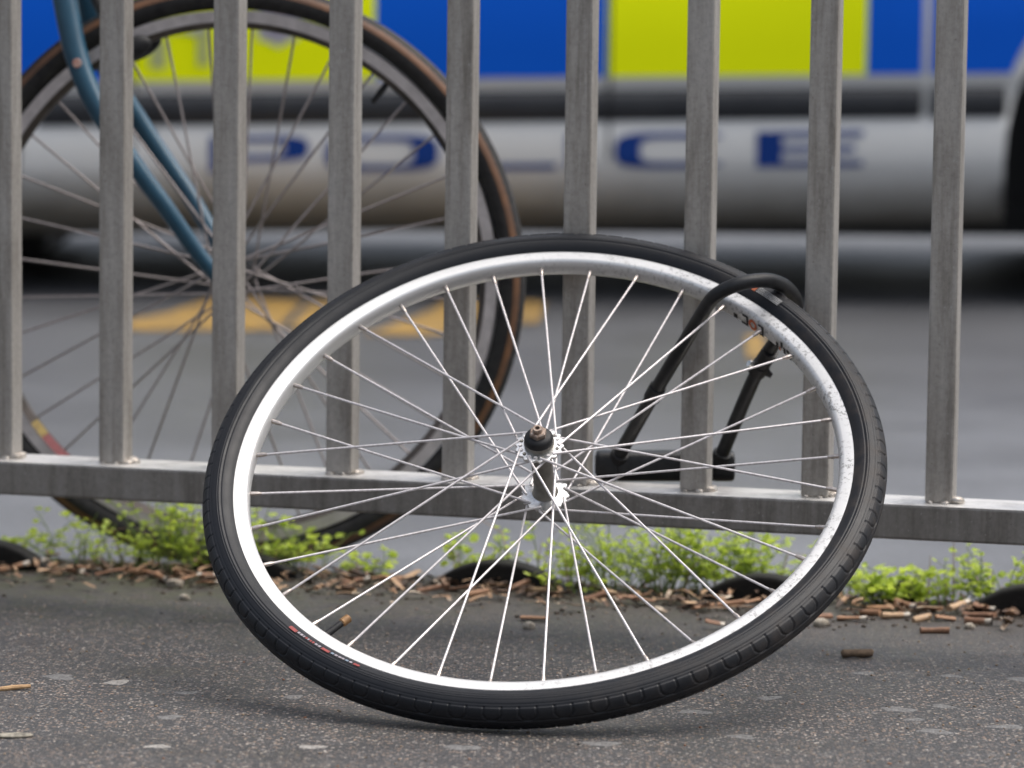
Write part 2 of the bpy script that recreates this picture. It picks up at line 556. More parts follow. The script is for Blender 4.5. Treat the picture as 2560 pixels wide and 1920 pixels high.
def tread(u, S):
    """u in units of tread pitch (period 2), S signed arc distance from the crown in metres"""
    a = np.abs(S)
    uu = np.where(S < 0, (u + 1) % 2, u)
    h = 0.0009 * (1 - sstep(0.0158, 0.0166, a))
    # slits across the shoulder
    fu = np.abs(((uu + 0.5) % 1.0) - 0.5) * PITCH_M
    slit = (1 - sstep(0.0003, 0.0010, fu)) * sstep(0.0088, 0.0094, a) * (1 - sstep(0.0172, 0.0178, a))
    # round scallops every other block
    du = (uu - 0.5) * PITCH_M
    rad = np.sqrt((du / 1.0) ** 2 + ((a - 0.0112) / 0.85) ** 2)
    arc = (1 - sstep(0.0003, 0.0011, np.abs(rad - PITCH_M / 2))) * (a < 0.0112) * (np.abs(du) < PITCH_M * 0.56)
    h = h - 0.0015 * np.maximum(slit, arc)
    # fine rings on the sidewall
    for c, d in ((0.0200, -0.0004), (0.0262, 0.0005), (0.0283, 0.0006), (0.0305, -0.0006)):
        h = h + d * np.exp(-((a - c) / 0.00055) ** 2)
    # low centre grooves
    h = h - 0.0009 * np.exp(-((a - 0.0035) / 0.0006) ** 2)
    return h


RM, rM = 0.32744, 0.0182
sl = np.concatenate([np.arange(-0.0445, -0.0325, 0.0024), np.arange(-0.0325, 0.0326, 0.00058), np.arange(0.0345, 0.0447, 0.0024)])
V, F = tyre_grid(RM, rM, 1764, sl, tread, warp)
tyre_o = link('tyre', np_mesh('tyre', V, F), M_TYRE, wheel)


def ring_part(name, prof, mat, parent, segs=240, warpf=None, smooth=True, ang=32):
    m_ = MB().lathe(prof, segs, True)
    if warpf is not None:
        V = m_.v[0]; V[:, 2] += warpf(np.arctan2(V[:, 1], V[:, 0]))
    return m_.build(name, mat, parent, smooth, math.radians(ang))


rim_prof = [(0.3168, 0.0115), (0.3168, 0.0098), (0.3100, 0.0090), (0.3080, 0.005), (0.3080, -0.005), (0.3100, -0.0090), (0.3168, -0.0098), (0.3168, -0.0115),
            (0.3042, -0.0110), (0.3018, -0.0104), (0.2998, -0.0085), (0.2986, -0.004), (0.2986, 0.004), (0.2998, 0.0085), (0.3018, 0.0104), (0.3042, 0.0110)]
rim_o = ring_part('rim', rim_prof[::-1], M_RIM, wheel, 360, warp)
# dark rubber bead filling the gap between rim and tyre
for sgn in (1, -1):
    ring_part('bead', [(0.3168, 0.0090 * sgn), (0.3180, 0.0118 * sgn), (0.3192, 0.0120 * sgn), (0.3200, 0.0090 * sgn)][::sgn], M_BLACK, tyre_o, 240, warp)

# spokes --------------------------------------------------------------
sp_me = MB().tube([(0, 0, 0), (0, 0, 1)], 0.00108, 8).mesh('spoke', True, math.radians(40)); sp_me.materials.append(M_SPOKE)
np_me = MB().tube([(0, 0, 0), (0, 0, 0.0085), (0, 0, 0.0095), (0, 0, 0.012)], [0.0019, 0.0019, 0.0016, 0.0013], 8).mesh('nipple', True, math.radians(40)); np_me.materials.append(M_NIPPLE)


def orient(o, a, b, scale_z=True):
    a, b = Vector(a), Vector(b); d = b - a
    o.location = a
    o.rotation_mode = 'QUATERNION'
    o.rotation_quaternion = d.to_track_quat('Z', 'Y')
    if scale_z: o.scale = (1, 1, d.length)


def lace(parent, phi0, step, r_hub, z_hub, r_nip, warpf=None, thick=1.18, nip=True, cross=58):
    n = int(round(360 / abs(step)))
    for k in range(n):
        a = math.radians(phi0 + step * k)
        near = k % 2 == 0
        sgn = {0: -1, 2: 1, 1: 1, 3: -1}[k % 4]                       # screen-clockwise is negative
        w = float(warpf(np.array(a))) if warpf is not None else 0.0
        zs = 1 if near else -1
        end = Vector((r_nip * math.cos(a), r_nip * math.sin(a), w + 0.0012 * zs))
        ha = a + sgn * math.radians(cross)
        out = 0.0022 if k % 4 < 2 else -0.0022
        st = Vector((r_hub * math.cos(ha), r_hub * math.sin(ha), zs * z_hub + out))
        s_ = link('spoke', sp_me, None, parent)
        orient(s_, st, end)
        s_.scale = (thick, thick, s_.scale[2])
        if nip:
            L_ = (end - st).length
            q = link('nipple', np_me, None, s_)
            q.location = (0, 0, 1)
            q.rotation_euler = (PI, 0, 0)
            q.scale = (1, 1, 1.0 / L_)


lace(wheel, 98.0, -10, 0.0198, 0.0345, 0.2992, warp)

# hub -----------------------------------------------------------------
hub = MB()
hub.lathe([(0.0001, 0.031), (0.0135, 0.031), (0.0118, 0.027), (0.0108, 0.02), (0.0106, 0.0), (0.0108, -0.02), (0.0118, -0.027), (0.0135, -0.031), (0.0001, -0.031)][::-1], 40)
hub_o = hub.build('hub', M_BARREL, wheel, True)
for zs in (1, -1):
    # flange ring with scalloped rim and spoke holes
    n = 216
    V, F = [], []
    for i in range(n):
        a = 2 * PI * i / n
        r = 0.0240 + 0.0012 * math.cos(18 * a + (0 if zs > 0 else 1.2))
        for (q, z) in ((0.012, 0.0365), (0.0165, 0.0365), (r - 0.0006, 0.0360), (r, 0.0350), (r, 0.0340), (r - 0.0006, 0.0330), (0.0150, 0.0325), (0.012, 0.0310)):
            V.append((q * math.cos(a), q * math.sin(a), z * zs))
    MB().add(V, grid_faces(n, 8, cu=True, flip=zs < 0)).build('flange', M_HUB, hub_o, True)
    for k in range(18):
        a = math.radians(98.0 - 20 * k + (0 if zs > 0 else -10) + 8)
        hd = MB().tube([(0, 0, 0.0), (0, 0, 0.0012)], [0.0021, 0.0016], 8).build('spoke_head', M_SPOKE if k % 3 else M_BARREL, hub_o, True)
        hd.location = (0.0192 * math.cos(a), 0.0192 * math.sin(a), 0.0362 * zs)
        if zs < 0: hd.rotation_euler = (PI, 0, 0)
    MB().lathe([(0.0001, 0.0365 * zs), (0.0152, 0.0365 * zs), (0.0155, 0.0400 * zs), (0.0148, 0.0415 * zs), (0.0001, 0.0415 * zs)][::-zs], 40).build('collar', M_BARREL, hub_o, True)
    MB().lathe([(0.0001, 0.0414 * zs), (0.0147, 0.0414 * zs), (0.0148, 0.0450 * zs), (0.0138, 0.0478 * zs), (0.0112, 0.0500 * zs), (0.0001, 0.0502 * zs)][::-zs], 40).build('dust_cap', M_BLACK, hub_o, True)
    nut = MB().tube([(0, 0, 0.0500 * zs), (0, 0, 0.0545 * zs), (0, 0, 0.0555 * zs)], [0.0090, 0.0090, 0.0078], 6)
    nut_o = nut.build('nut', M_RUST, hub_o, False)
    MB().lathe([(0.0024, 0.0552 * zs), (0.0049, 0.0552 * zs), (0.0049, 0.0592 * zs), (0.0044, 0.0598 * zs), (0.0024, 0.0598 * zs), (0.0022, 0.0560 * zs)][::-zs], 20).build('axle', M_RUST, nut_o, True)
    MB().lathe([(0.0001, 0.0570 * zs), (0.0025, 0.0570 * zs)][::-zs], 12).build('axle_hole', M_BLACK, nut_o, True)


# prints on the rim and tyre, lying on the surface -----------------------
def arc_patch(name, mat, parent, a0, a1, path_rz, segs=6, lift=0.0004):
    """strip between angles a0..a1 (deg) over a list of (r, z) points of the surface"""
    V = []
    for i in range(segs + 1):
        a = math.radians(a0 + (a1 - a0) * i / segs)
        w = float(warp(np.array(a)))
        for (r, z) in path_rz:
            V.append((r * math.cos(a), r * math.sin(a), z + w))
    return MB().add(V, grid_faces(segs + 1, len(path_rz))).build(name, mat, parent, True)


def side_rz(s0, s1, n=3, lift=0.0004):
    return [(RM + (rM + lift) * math.cos(s / rM), (rM + lift) * math.sin(s / rM)) for s in np.linspace(s0, s1, n)]


arc_patch('printed_mark', M_RED, tyre_o, -131.6, -129.7, side_rz(0.0312, 0.0350, lift=0.0008))
a = -129.5
while a < -123.6:
    w = random.uniform(0.35, 0.75)
    arc_patch('printed_mark', random.choice([M_WHITEP, M_WHITEP, M_RED]), tyre_o, a, a + w, side_rz(0.0325, 0.0350, lift=0.0008), 2)
    a += w + random.uniform(0.12, 0.25)
arc_patch('printed_mark', M_RED, tyre_o, -123.4, -121.6, side_rz(0.0318, 0.0350, lift=0.0008))
a = -121.3
while a < -116.6:
    w = random.uniform(0.35, 0.75)
    arc_patch('printed_mark', random.choice([M_PALEBLUE, M_PALEBLUE, M_WHITEP]), tyre_o, a, a + w, side_rz(0.0328, 0.0350, lift=0.0008), 2)
    a += w + random.uniform(0.12, 0.25)
arc_patch('printed_mark', M_RED, tyre_o, -116.3, -115.0, side_rz(0.0325, 0.0350, lift=0.0008))
for k in range(5):                                                   # ribbed grey patch beside the lock
    arc_patch('printed_mark', M_GREYP, tyre_o, 48.0, 53.6, side_rz(0.0262 + k * 0.0016, 0.0271 + k * 0.0016, 2, 0.0009), 6)
arc_patch('printed_mark', M_ORANGE, tyre_o, 53.8, 54.6, side_rz(0.0285, 0.034, lift=0.0009))


def bed(z0, z1): return [(0.2981, z) for z in np.linspace(z0, z1, 3)]


def stroke(a0, a1, z0, z1, mat): arc_patch('printed_letter', mat, rim_o, a0, a1, bed(z0, z1), 3)


for c in (52.6, 48.2):                                               # two black hooked letters, orange ring between
    stroke(c - 0.95, c - 0.40, -0.0085, 0.0055, M_DECAL)
    stroke(c - 0.40, c + 0.60, 0.0026, 0.0055, M_DECAL)
    stroke(c - 0.40, c + 0.90, -0.0085, -0.0055, M_DECAL)
V, nseg = [], 20
for i in range(nseg):
    t = 2 * PI * i / nseg
    for q in (1.0, 0.5):
        aa = math.radians(50.4 + 1.15 * q * math.cos(t)); z = -0.0018 + 0.0072 * q * math.sin(t)
        V.append((0.2981 * math.cos(aa), 0.2981 * math.sin(aa), z + float(warp(np.array(aa)))))
MB().add(V, grid_faces(nseg, 2, cu=True)).build('printed_letter', M_ORANGE, rim_o, True)
stroke(42.6, 43.4, -0.007, 0.0005, M_DECAL)
stroke(41.9, 42.4, -0.0075, -0.003, M_ORANGE)
stroke(41.2, 41.9, -0.002, 0.006, M_DECAL)
stroke(40.2, 40.9, -0.0065, 0.0015, M_DECAL)
stroke(39.0, 39.8, -0.0015, 0.003, M_DECAL)
stroke(38.2, 38.9, -0.007, -0.004, M_DECAL)
stroke(54.6, 55.6, -0.0065, -0.0005, M_DECAL)

# valve
va = math.radians(-127.8)
vd = Vector((math.cos(va), math.sin(va), 0)); wz = Vector((0, 0, float(warp(np.array(va)))))
val = MB().tube([vd * 0.3 + wz, vd * 0.276 + wz], [0.0036, 0.0034], 12).build('valve', M_BLACK, wheel, True)
MB().tube([vd * 0.277 + wz, vd * 0.2755 + wz, vd * 0.267 + wz, vd * 0.266 + wz], [0.003, 0.0045, 0.0045, 0.0032], 12).build('valve_cap', speck('brass_cap', (0.3, 0.17, 0.07), (0.2, 0.11, 0.05), 300, 0.45, 0.3), val, True)

# ================================================================== U-LOCK
lock = empty('bicycle_lock', (0.177, 4.345, 0.177))
setp(lock, 'black coated U-shaped lock holding the loose wheel to the railing', 'bicycle lock')
LO = Vector((0.177, 4.345, 0.177))
path = [(0.1165, 4.355, 0.182), (0.1205, 4.345, 0.1933), (0.1559, 4.262, 0.2729), (0.1876, 4.195, 0.3397), (0.2027, 4.157, 0.3719), (0.2113, 4.141, 0.3844), (0.2263, 4.135, 0.3937), (0.2456, 4.138, 0.399),
        (0.2655, 4.150, 0.3992), (0.2825, 4.172, 0.3923), (0.2946, 4.196, 0.3801), (0.2996, 4.215, 0.3652), (0.2925, 4.235, 0.346), (0.266, 4.285, 0.2933), (0.232, 4.345, 0.1947), (0.228, 4.352, 0.183)]
pv = [Vector(p) - LO for p in path]


def catmull(P, n=8):
    out = []
    Q = [P[0] * 2 - P[1]] + P + [P[-1] * 2 - P[-2]]
    for i in range(1, len(Q) - 2):
        for k in range(n):
            t = k / n
            out.append(0.5 * ((2 * Q[i]) + (Q[i + 1] - Q[i - 1]) * t + (2 * Q[i - 1] - 5 * Q[i] + 4 * Q[i + 1] - Q[i + 2]) * t * t + (3 * Q[i] - Q[i - 1] - 3 * Q[i + 1] + Q[i + 2]) * t ** 3))
    out.append(P[-1])
    return out


sh = MB().tube(catmull(pv), 0.0077, 18).build('shackle', M_LOCK, lock, True)
# crossbar: rounded D section along the railing, behind the bars
A = Vector((0.0935, 4.362, 0.1765)) - LO; B = Vector((0.2455, 4.362, 0.1785)) - LO
d = (B - A).normalized(); yv = Vector((0, 1, 0)); zv = d.cross(yv).normalized()
sec = []
for k in range(24):
    a = 2 * PI * k / 24
    cx, cz = math.cos(a), math.sin(a)
    e = 0.62
    sec.append((math.copysign(abs(cx) ** e, cx) * 0.0165, math.copysign(abs(cz) ** e, cz) * (0.0155 if cz > 0 else 0.0185)))
stn = [(0.0, 0.86), (0.002, 0.97), (0.004, 1.0), (0.022, 1.0), (0.0225, 0.95), (0.0235, 0.95), (0.024, 1.0), (0.128, 1.0), (0.1285, 0.95), (0.1295, 0.95), (0.13, 1.0), (0.148, 1.0), (0.1505, 0.96), (0.152, 0.84)]
V = []
for t, k in stn:
    for (a, b) in sec:
        V.append(A + d * t + yv * (a * k) + zv * (b * k))
F = [tuple(q) for q in grid_faces(len(stn), 24, cv=True)]
F += [tuple(range(24))[::-1], tuple(range((len(stn) - 1) * 24, len(stn) * 24))]
body = MB().add(V, F).build('crossbar', M_LOCK, lock, True, math.radians(50))
MB().tube([A + d * 0.003 - d * 0.0001, A - d * 0.0012], [0.011, 0.0105], 20).build('end_cap', M_BLACK, body, True)
# shackle seats
for i, j in ((0, 1), (-1, -2)):
    q = (pv[j] - pv[i]).normalized()
    MB().tube([pv[i] - q * 0.002, pv[i] + q * 0.012, pv[i] + q * 0.013], [0.0105, 0.0102, 0.0085], 18).build('ferrule', M_BLACK, body, True)
# bracket clamp on one leg with its screw, ribbed sleeve on the other
pa, pb = pv[-3], pv[-4]
q = (pb - pa).normalized()
br = MB().tube([pa - q * 0.007, pa - q * 0.0065, pa + q * 0.006, pa + q * 0.0065], [0.0085, 0.0105, 0.0105, 0.0085], 18).build('clamp', M_BLACK, sh, True)
MB().tube([pa + q * 0.007, pa + q * 0.030], [0.0094, 0.0094], 18).build('sleeve', M_BLACK, sh, True)
side = q.cross(Vector((0, -1, 0))).normalized()
scr = MB().tube([pa - side * 0.008 + Vector((0, -.006, 0)), pa - side * 0.0135 + Vector((0, -.009, 0))], [0.0042, 0.0038], 12).build('screw', M_HUB, br, True)
pl = MB()
pl.add([pa + side * 0.009 - q * 0.006, pa + side * 0.0155 - q * 0.005, pa + side * 0.0155 + q * 0.002, pa + side * 0.009 + q * 0.006,
        pa + side * 0.009 - q * 0.006 + Vector((0, -.006, 0)), pa + side * 0.0155 - q * 0.005 + Vector((0, -.006, 0)), pa + side * 0.0155 + q * 0.002 + Vector((0, -.006, 0)), pa + side * 0.009 + q * 0.006 + Vector((0, -.006, 0))],
       [(0, 1, 2, 3), (7, 6, 5, 4), (0, 4, 5, 1), (1, 5, 6, 2), (2, 6, 7, 3), (3, 7, 4, 0)])
pl.build('clamp_lug', M_BLACK, br)
pa, pb = pv[2], pv[1]
q = (pb - pa).normalized()
MB().tube([pa - q * 0.002, pa - q * 0.0015, pa + q * 0.018, pa + q * 0.0185], [0.0082, 0.0092, 0.0092, 0.0082], 18).build('sleeve', M_BLACK, sh, True)

# ================================================================== BLUE BICYCLE BEHIND THE RAILING
BR = 0.3522
bike = empty('bicycle', (-0.3355, 4.782, ROAD_Z), (0, 0, -0.11))
setp(bike, 'blue bicycle with brown-striped tyres standing behind the railing', 'bicycle')
M_BLUE = speck('blue_enamel', (0.018, 0.075, 0.125), (0.013, 0.058, 0.10), 30, 0.3)
M_BTYRE = speck('old_tyre_rubber', (0.014, 0.014, 0.015), (0.03, 0.029, 0.029), 90, 0.6, spec=0.3)
M_GUM = speck('brown_sidewall', (0.16, 0.075, 0.035), (0.10, 0.05, 0.028), 40, 0.55)
M_BRIM = speck('dull_rim', (0.66, 0.62, 0.62), (0.5, 0.47, 0.47), 60, 0.42, 0.55)
M_BSPOKE = speck('tarnished_spoke', (0.36, 0.32, 0.31), (0.24, 0.21, 0.2), 60, 0.45, 0.6)
M_DARK = speck('dark_steel', (0.05, 0.05, 0.052), (0.09, 0.085, 0.08), 120, 0.4, 0.5)
M_RUSTRIM = speck('rusty_rim', (0.045, 0.04, 0.035), (0.12, 0.10, 0.09), 22, 0.5, 0.4)
sp2_me = sp_me.copy(); sp2_me.materials.clear(); sp2_me.materials.append(M_BSPOKE)


def tread2(u, S):
    a = np.abs(S)
    h = 0.0008 * (1 - sstep(0.0125, 0.0135, a))
    ph = (u * 1.0 + S / 0.006) % 1.0
    h = h - 0.0018 * (np.abs(ph - 0.5) < 0.2) * sstep(0.004, 0.005, a) * (1 - sstep(0.013, 0.0138, a))
    return h


bt_V, bt_F = tyre_grid(BR - 0.0175, 0.0165, 960, np.concatenate([np.arange(-0.044, -0.016, 0.004), np.arange(-0.016, 0.0161, 0.0012), np.arange(0.018, 0.045, 0.004)]), tread2, None, 192)
bt_me = np_mesh('tyre', bt_V, bt_F); bt_me.materials.append(M_BTYRE)


def bike_wheel(x, name):
    """a wheel is a part; its pieces are sub-parts (local z of the lathe becomes -y)"""
    w = link(name, bt_me, None, bike)
    w.location = (x, 0, BR); w.rotation_euler = (PI / 2, 0, 0)
    for sgn in (1, -1):
        pr = [(BR - 0.0175 + 0.0169 * math.cos(p), sgn * 0.0169 * math.sin(p)) for p in np.linspace(0.78, 1.3, 6)]
        MB().lathe(pr[::-sgn], 160).build('sidewall_stripe', M_GUM, w, True)
    R0 = BR - 0.0345
    ring_part('rim', [(R0 + .0015, 0.012), (R0 + .0015, -0.012), (R0 - .0125, -0.011), (R0 - .019, -0.004), (R0 - .019, 0.004), (R0 - .0125, 0.011)], M_BRIM, w, 200)
    ring_part('rim_edge', [(R0 - .0122, 0.0114), (R0 - .0122, -0.0114), (R0 - .020, -0.0045), (R0 - .020, 0.0045)], M_RUSTRIM, w, 200)
    hb = MB().lathe([(0.0001, 0.05), (0.006, 0.05), (0.006, 0.040), (0.0125, 0.038), (0.021, 0.036), (0.021, 0.033), (0.011, 0.030), (0.010, 0), (0.011, -0.030), (0.021, -0.033), (0.021, -0.036), (0.0125, -0.038), (0.006, -0.040), (0.006, -0.05), (0.0001, -0.05)][::-1], 28).build('hub', M_DARK, w, True)
    n = 36
    for k in range(n):
        a = math.radians(6 + 10 * k)
        zs = 1 if k % 2 == 0 else -1
        ha = a + {0: -1, 2: 1, 1: 1, 3: -1}[k % 4] * math.radians(58)
        s_ = link('spoke', sp2_me, None, w)
        orient(s_, (0.0185 * math.cos(ha), 0.0185 * math.sin(ha), zs * 0.0345), ((R0 - .018) * math.cos(a), (R0 - .018) * math.sin(a), 0))
        s_.scale = (1.35, 1.35, s_.scale[2])
    return w


fw = bike_wheel(0, 'front_wheel')
rw = bike_wheel(-1.04, 'rear_wheel')
# valve and red-yellow sticker on the front rim
va = math.radians(52.0)
MB().tube([(0.302 * math.cos(va), 0.302 * math.sin(va), 0), (0.285 * math.cos(va), 0.285 * math.sin(va), 0), (0.270 * math.cos(va), 0.270 * math.sin(va), 0)], [0.0035, 0.0042, 0.0032], 10).build('valve', M_BLACK, fw, True)
for a0, a1, mt in ((-143.5, -139.5, speck('yellow_sticker', (0.45, 0.33, 0.08), (0.3, 0.2, 0.08), 200, 0.5)), (-139.4, -129.0, speck('red_sticker', (0.32, 0.07, 0.08), (0.2, 0.06, 0.06), 200, 0.5))):
    V = []
    for i in range(9):
        a = math.radians(a0 + (a1 - a0) * i / 8)
        for (r, z) in ((0.2965, 0.0045), (0.3052, 0.0119)): V.append((r * math.cos(a), r * math.sin(a), z))
    MB().add(V, grid_faces(9, 2)).build('sticker', mt, fw, True)

# fork, brake, frame -- local x forward (screen right), y away from the viewer, z up
HZ = BR


def blade(sgn):
    base = [(-0.206, 0.385), (-0.193, 0.326), (-0.178, 0.268), (-0.157, 0.219), (-0.129, 0.174), (-0.098, 0.130), (-0.065, 0.085), (-0.031, 0.034), (0.0, -0.004)]
    yy = [0.038, 0.054, 0.068, 0.078, 0.085, 0.085, 0.080, 0.068, 0.058]
    pts = [Vector((x, sgn * y, HZ + z)) for (x, z), y in zip(base, yy)]
    p2 = catmull(pts, 6)
    rad = np.interp(np.linspace(0, 1, len(p2)), [0, 0.35, 1], [0.0160, 0.0132, 0.0085])
    b = MB().tube(p2, list(rad), 16).build('fork_blade', M_BLUE, bike, True)
    MB().lathe([(0.0001, -0.004), (0.012, -0.004), (0.012, 0.004), (0.0001, 0.004)][::-1], 20).build('dropout', M_DARK, b, True)
    dr = b.children[0]; dr.rotation_euler = (PI / 2, 0, 0); dr.location = (0, sgn * 0.056, HZ)
    return b


b0 = blade(-1); b1 = blade(1)
mk = MB().tube([(0, 0, 0), (0, -0.0006, 0)], [0.0055, 0.005], 14).build('sticker', speck('orange_badge', (0.45, 0.12, 0.06), (0.6, 0.5, 0.45), 260, 0.5), b0, True)
mk.location = (-0.172, -0.0868, HZ + 0.256)
cr = link('fork_crown', bevel_box(0.05, 0.085, 0.03, 0.008, 2), M_BLUE, bike); cr.location = (-0.217, 0, HZ + 0.392); cr.rotation_euler = (0, -0.28, 0)


def btube(name, a, b, r, mat=None, parent=None):
    return MB().tube([a, Vector(a) * 0.5 + Vector(b) * 0.5, b], r, 16).build(name, mat or M_BLUE, parent or bike, True)


HT0, HT1 = Vector((-0.221, 0, HZ + 0.405)), Vector((-0.262, 0, HZ + 0.545))
BBk, RH, ST = Vector((-0.62, 0, 0.285)), Vector((-1.04, 0, HZ)), Vector((-0.79, 0, 0.86))
btube('head_tube', HT0, HT1, 0.0185)
btube('down_tube', HT0 * 0.8 + HT1 * 0.2, BBk, 0.0155)
btube('top_tube', HT0 * 0.2 + HT1 * 0.8, ST * 0.93 + BBk * 0.07, 0.0135)
btube('seat_tube', BBk, ST, 0.0145)
for sgn in (-1, 1):
    btube('chain_stay', BBk + Vector((0, sgn * 0.03, 0)), RH + Vector((0, sgn * 0.06, 0)), 0.009)
    btube('seat_stay', ST + Vector((0, sgn * 0.018, -0.03)), RH + Vector((0, sgn * 0.06, 0)), 0.0075)
MB().lathe([(0.0001, -0.036), (0.02, -0.036), (0.02, 0.036), (0.0001, 0.036)][::-1], 24).build('bottom_bracket', M_BLUE, bike, True)
bike.children[-1].rotation_euler = (PI / 2, 0, 0); bike.children[-1].location = BBk
btube('seat_post', ST, ST + Vector((-0.02, 0, 0.1)), 0.0128, M_DARK)
sd_ = link('saddle', blob(1, 5, 3, 0.05, (0.135, 0.07, 0.032)), M_BLACK, bike); sd_.location = ST + Vector((-0.03, 0, 0.125))
btube('stem', HT1, HT1 + Vector((-0.025, 0, 0.08)), 0.0112, M_DARK)
s1 = HT1 + Vector((-0.02, 0, 0.085))
btube('stem_arm', s1, s1 + Vector((0.08, 0, 0.01)), 0.012, M_DARK)
hb_ = [Vector((0.08, y, 0.01)) + s1 for y in (-0.05, 0, 0.05)]
MB().tube(catmull([s1 + Vector((-0.06, -0.27, 0.0)), s1 + Vector((0.0, -0.24, 0.02)), s1 + Vector((0.07, -0.14, 0.02))] + hb_ + [s1 + Vector((0.07, 0.14, 0.02)), s1 + Vector((0.0, 0.24, 0.02)), s1 + Vector((-0.06, 0.27, 0.0))], 5), 0.0115, 14).build('handlebar', M_DARK, bike, True)
for sgn in (-1, 1):
    ck = MB().tube([BBk + Vector((0, sgn * 0.055, 0)), BBk + Vector((0.14 * sgn, sgn * 0.065, -0.08 * sgn))], [0.011, 0.009], 12).build('crank', M_DARK, bike, True)
    pd = link('pedal', bevel_box(0.09, 0.075, 0.022, 0.004, 1), M_BLACK, ck); pd.location = BBk + Vector((0.14 * sgn, sgn * 0.11, -0.08 * sgn))
cw = MB().lathe([(0.03, -0.002), (0.088, -0.002), (0.09, 0), (0.088, 0.002), (0.03, 0.002)][::-1], 44, True).build('chainwheel', M_DARK, bike, True)
cw.rotation_euler = (PI / 2, 0, 0); cw.location = BBk + Vector((0, -0.047, 0))
# calliper brake: arms from the crown, black pads at the rim
for sgn in (-1, 1):
    arm = MB().tube(catmull([Vector((-0.196, 0, HZ + 0.395)), Vector((-0.180, sgn * 0.042, HZ + 0.385)), Vector((-0.160, sgn * 0.046, HZ + 0.335)), Vector((-0.136, sgn * 0.03, HZ + 0.282))], 5), [0.007] * 15 + [0.006], 10).build('brake_arm', M_DARK, bike, True)
    pad = link('brake_pad', blob(1, 11 + sgn, 3, 0.08, (0.030, 0.010, 0.0135)), M_BLACK, arm)
    pad.location = (-0.122, sgn * 0.026, HZ + 0.272); pad.rotation_euler = (0, -0.42, 0)

# ================================================================== POLICE CAR
M_CARW = Mat('dirty_white_paint', (0.5, 0.5, 0.49), 0.28)
sx = M_CARW.n('ShaderNodeSeparateXYZ'); M_CARW.l(M_CARW.pos(True), sx.inputs[0])
hz = M_CARW.math('ADD', sx.outputs[2], M_CARW.math('MULTIPLY', M_CARW.math('SUBTRACT', M_CARW.noise(9, 5, M_CARW.pos(True)), 0.5), 0.06))
mud = M_CARW.ramp(hz, [(0.17, 1.0), (0.27, 0.0)])                         # road spray caked along the sill
M_CARW.color(M_CARW.mix(M_CARW.math('MULTIPLY', mud, 0.85), (0.62, 0.625, 0.615), (0.15, 0.138, 0.108)))
M_CARW.roughness(M_CARW.ramp(hz, [(0.2, 0.75), (0.3, 0.28)]))
M_CARW = M_CARW.m
M_CBLUE = Mat('reflective_blue', (0.0, 0.10, 0.60), 0.5, 0, 0.15).m
M_CYEL = Mat('reflective_yellow', (0.86, 0.95, 0.0), 0.5, 0, 0.15).m
M_CTRIM = speck('grey_black_trim', (0.020, 0.022, 0.027), (0.028, 0.031, 0.036), 12, 0.5, spec=0.35)
M_GLASS = Mat('dark_glass', (0.02, 0.025, 0.03), 0.08).m
M_CTYRE = speck('car_tyre', (0.014, 0.014, 0.015), (0.025, 0.025, 0.026), 60, 0.7)
M_ALLOY = Mat('wheel_alloy', (0.5, 0.5, 0.51), 0.35, 0.8).m
M_LETTER = Mat('letter_blue', (0.004, 0.035, 0.2), 0.5, 0, 0.2).m
M_LIGHTS = Mat('lamp_glass', (0.7, 0.72, 0.75), 0.1).m
M_REDL = Mat('red_lamp_glass', (0.4, 0.01, 0.01), 0.15).m

CAR_Y, TILT = 8.40, 0.021
HW = 0.88
car = empty('police_car', (-0.018, CAR_Y + HW, ROAD_Z), (0, 0, 0.02))
setp(car, 'white police car with blue and yellow checked side parked across the road', 'car')
SEC = [(0.135, 0.30), (0.14, 0.20), (0.16, 0.135), (0.195, 0.075), (0.235, 0.030), (0.272, 0.007), (0.30, 0.0), (0.36, 0.0), (0.376, 0.006), (0.384, 0.010), (0.444, 0.010), (0.454, 0.006), (0.470, 0.0), (0.60, -0.006), (0.75, 0.004), (0.86, 0.03), (0.92, 0.055)]
SZ = np.array([z for z, _ in SEC]); SD = np.array([d_ for _, d_ in SEC])


def side_y(z): return -HW + np.interp(z, SZ, SD)            # local y of the near side


xs_ = np.array([-2.30, -2.27, -2.18, -1.95, -1.5, -1.0, -0.5, 0.0, 0.5, 1.0, 1.5, 1.9, 2.08, 2.17, 2.20])
wid = np.array([0.76, 0.84, 0.93, 0.985, 1, 1, 1, 1, 1, 1, 0.995, 0.965, 0.9, 0.8, 0.7])
top = np.array([0.70, 0.86, 0.92, 0.92, 0.92, 0.92, 0.92, 0.92, 0.92, 0.90, 0.85, 0.78, 0.72, 0.66, 0.58])
V = []
for x, w, tp in zip(xs_, wid, top):
    ring = []
    for z, d_ in SEC:
        zz = z if z <= 0.5 else 0.5 + (z - 0.5) * (tp - 0.5) / 0.42
        ring.append((-(HW - d_) * w, zz))
    full = ring + [(-0.45 * w, tp + 0.015), (0, tp + 0.03), (0.45 * w, tp + 0.015)] + [(-y, z) for y, z in ring[::-1]]
    V += [(x, y, z + TILT * x) for y, z in full]
nr = len(full)
F = [tuple(q) for q in grid_faces(len(xs_), nr, cv=True, flip=True)]
F += [tuple(range(nr)), tuple(range((len(xs_) - 1) * nr, len(xs_) * nr))[::-1]]
body_me = MB().add(V, F).mesh('body', True, math.radians(28))
WX_F, WX_R, WR, AR = 1.47, -1.42, 0.318, 0.435
body_o = link('body', body_me, M_CARW, car)
cut = MB()
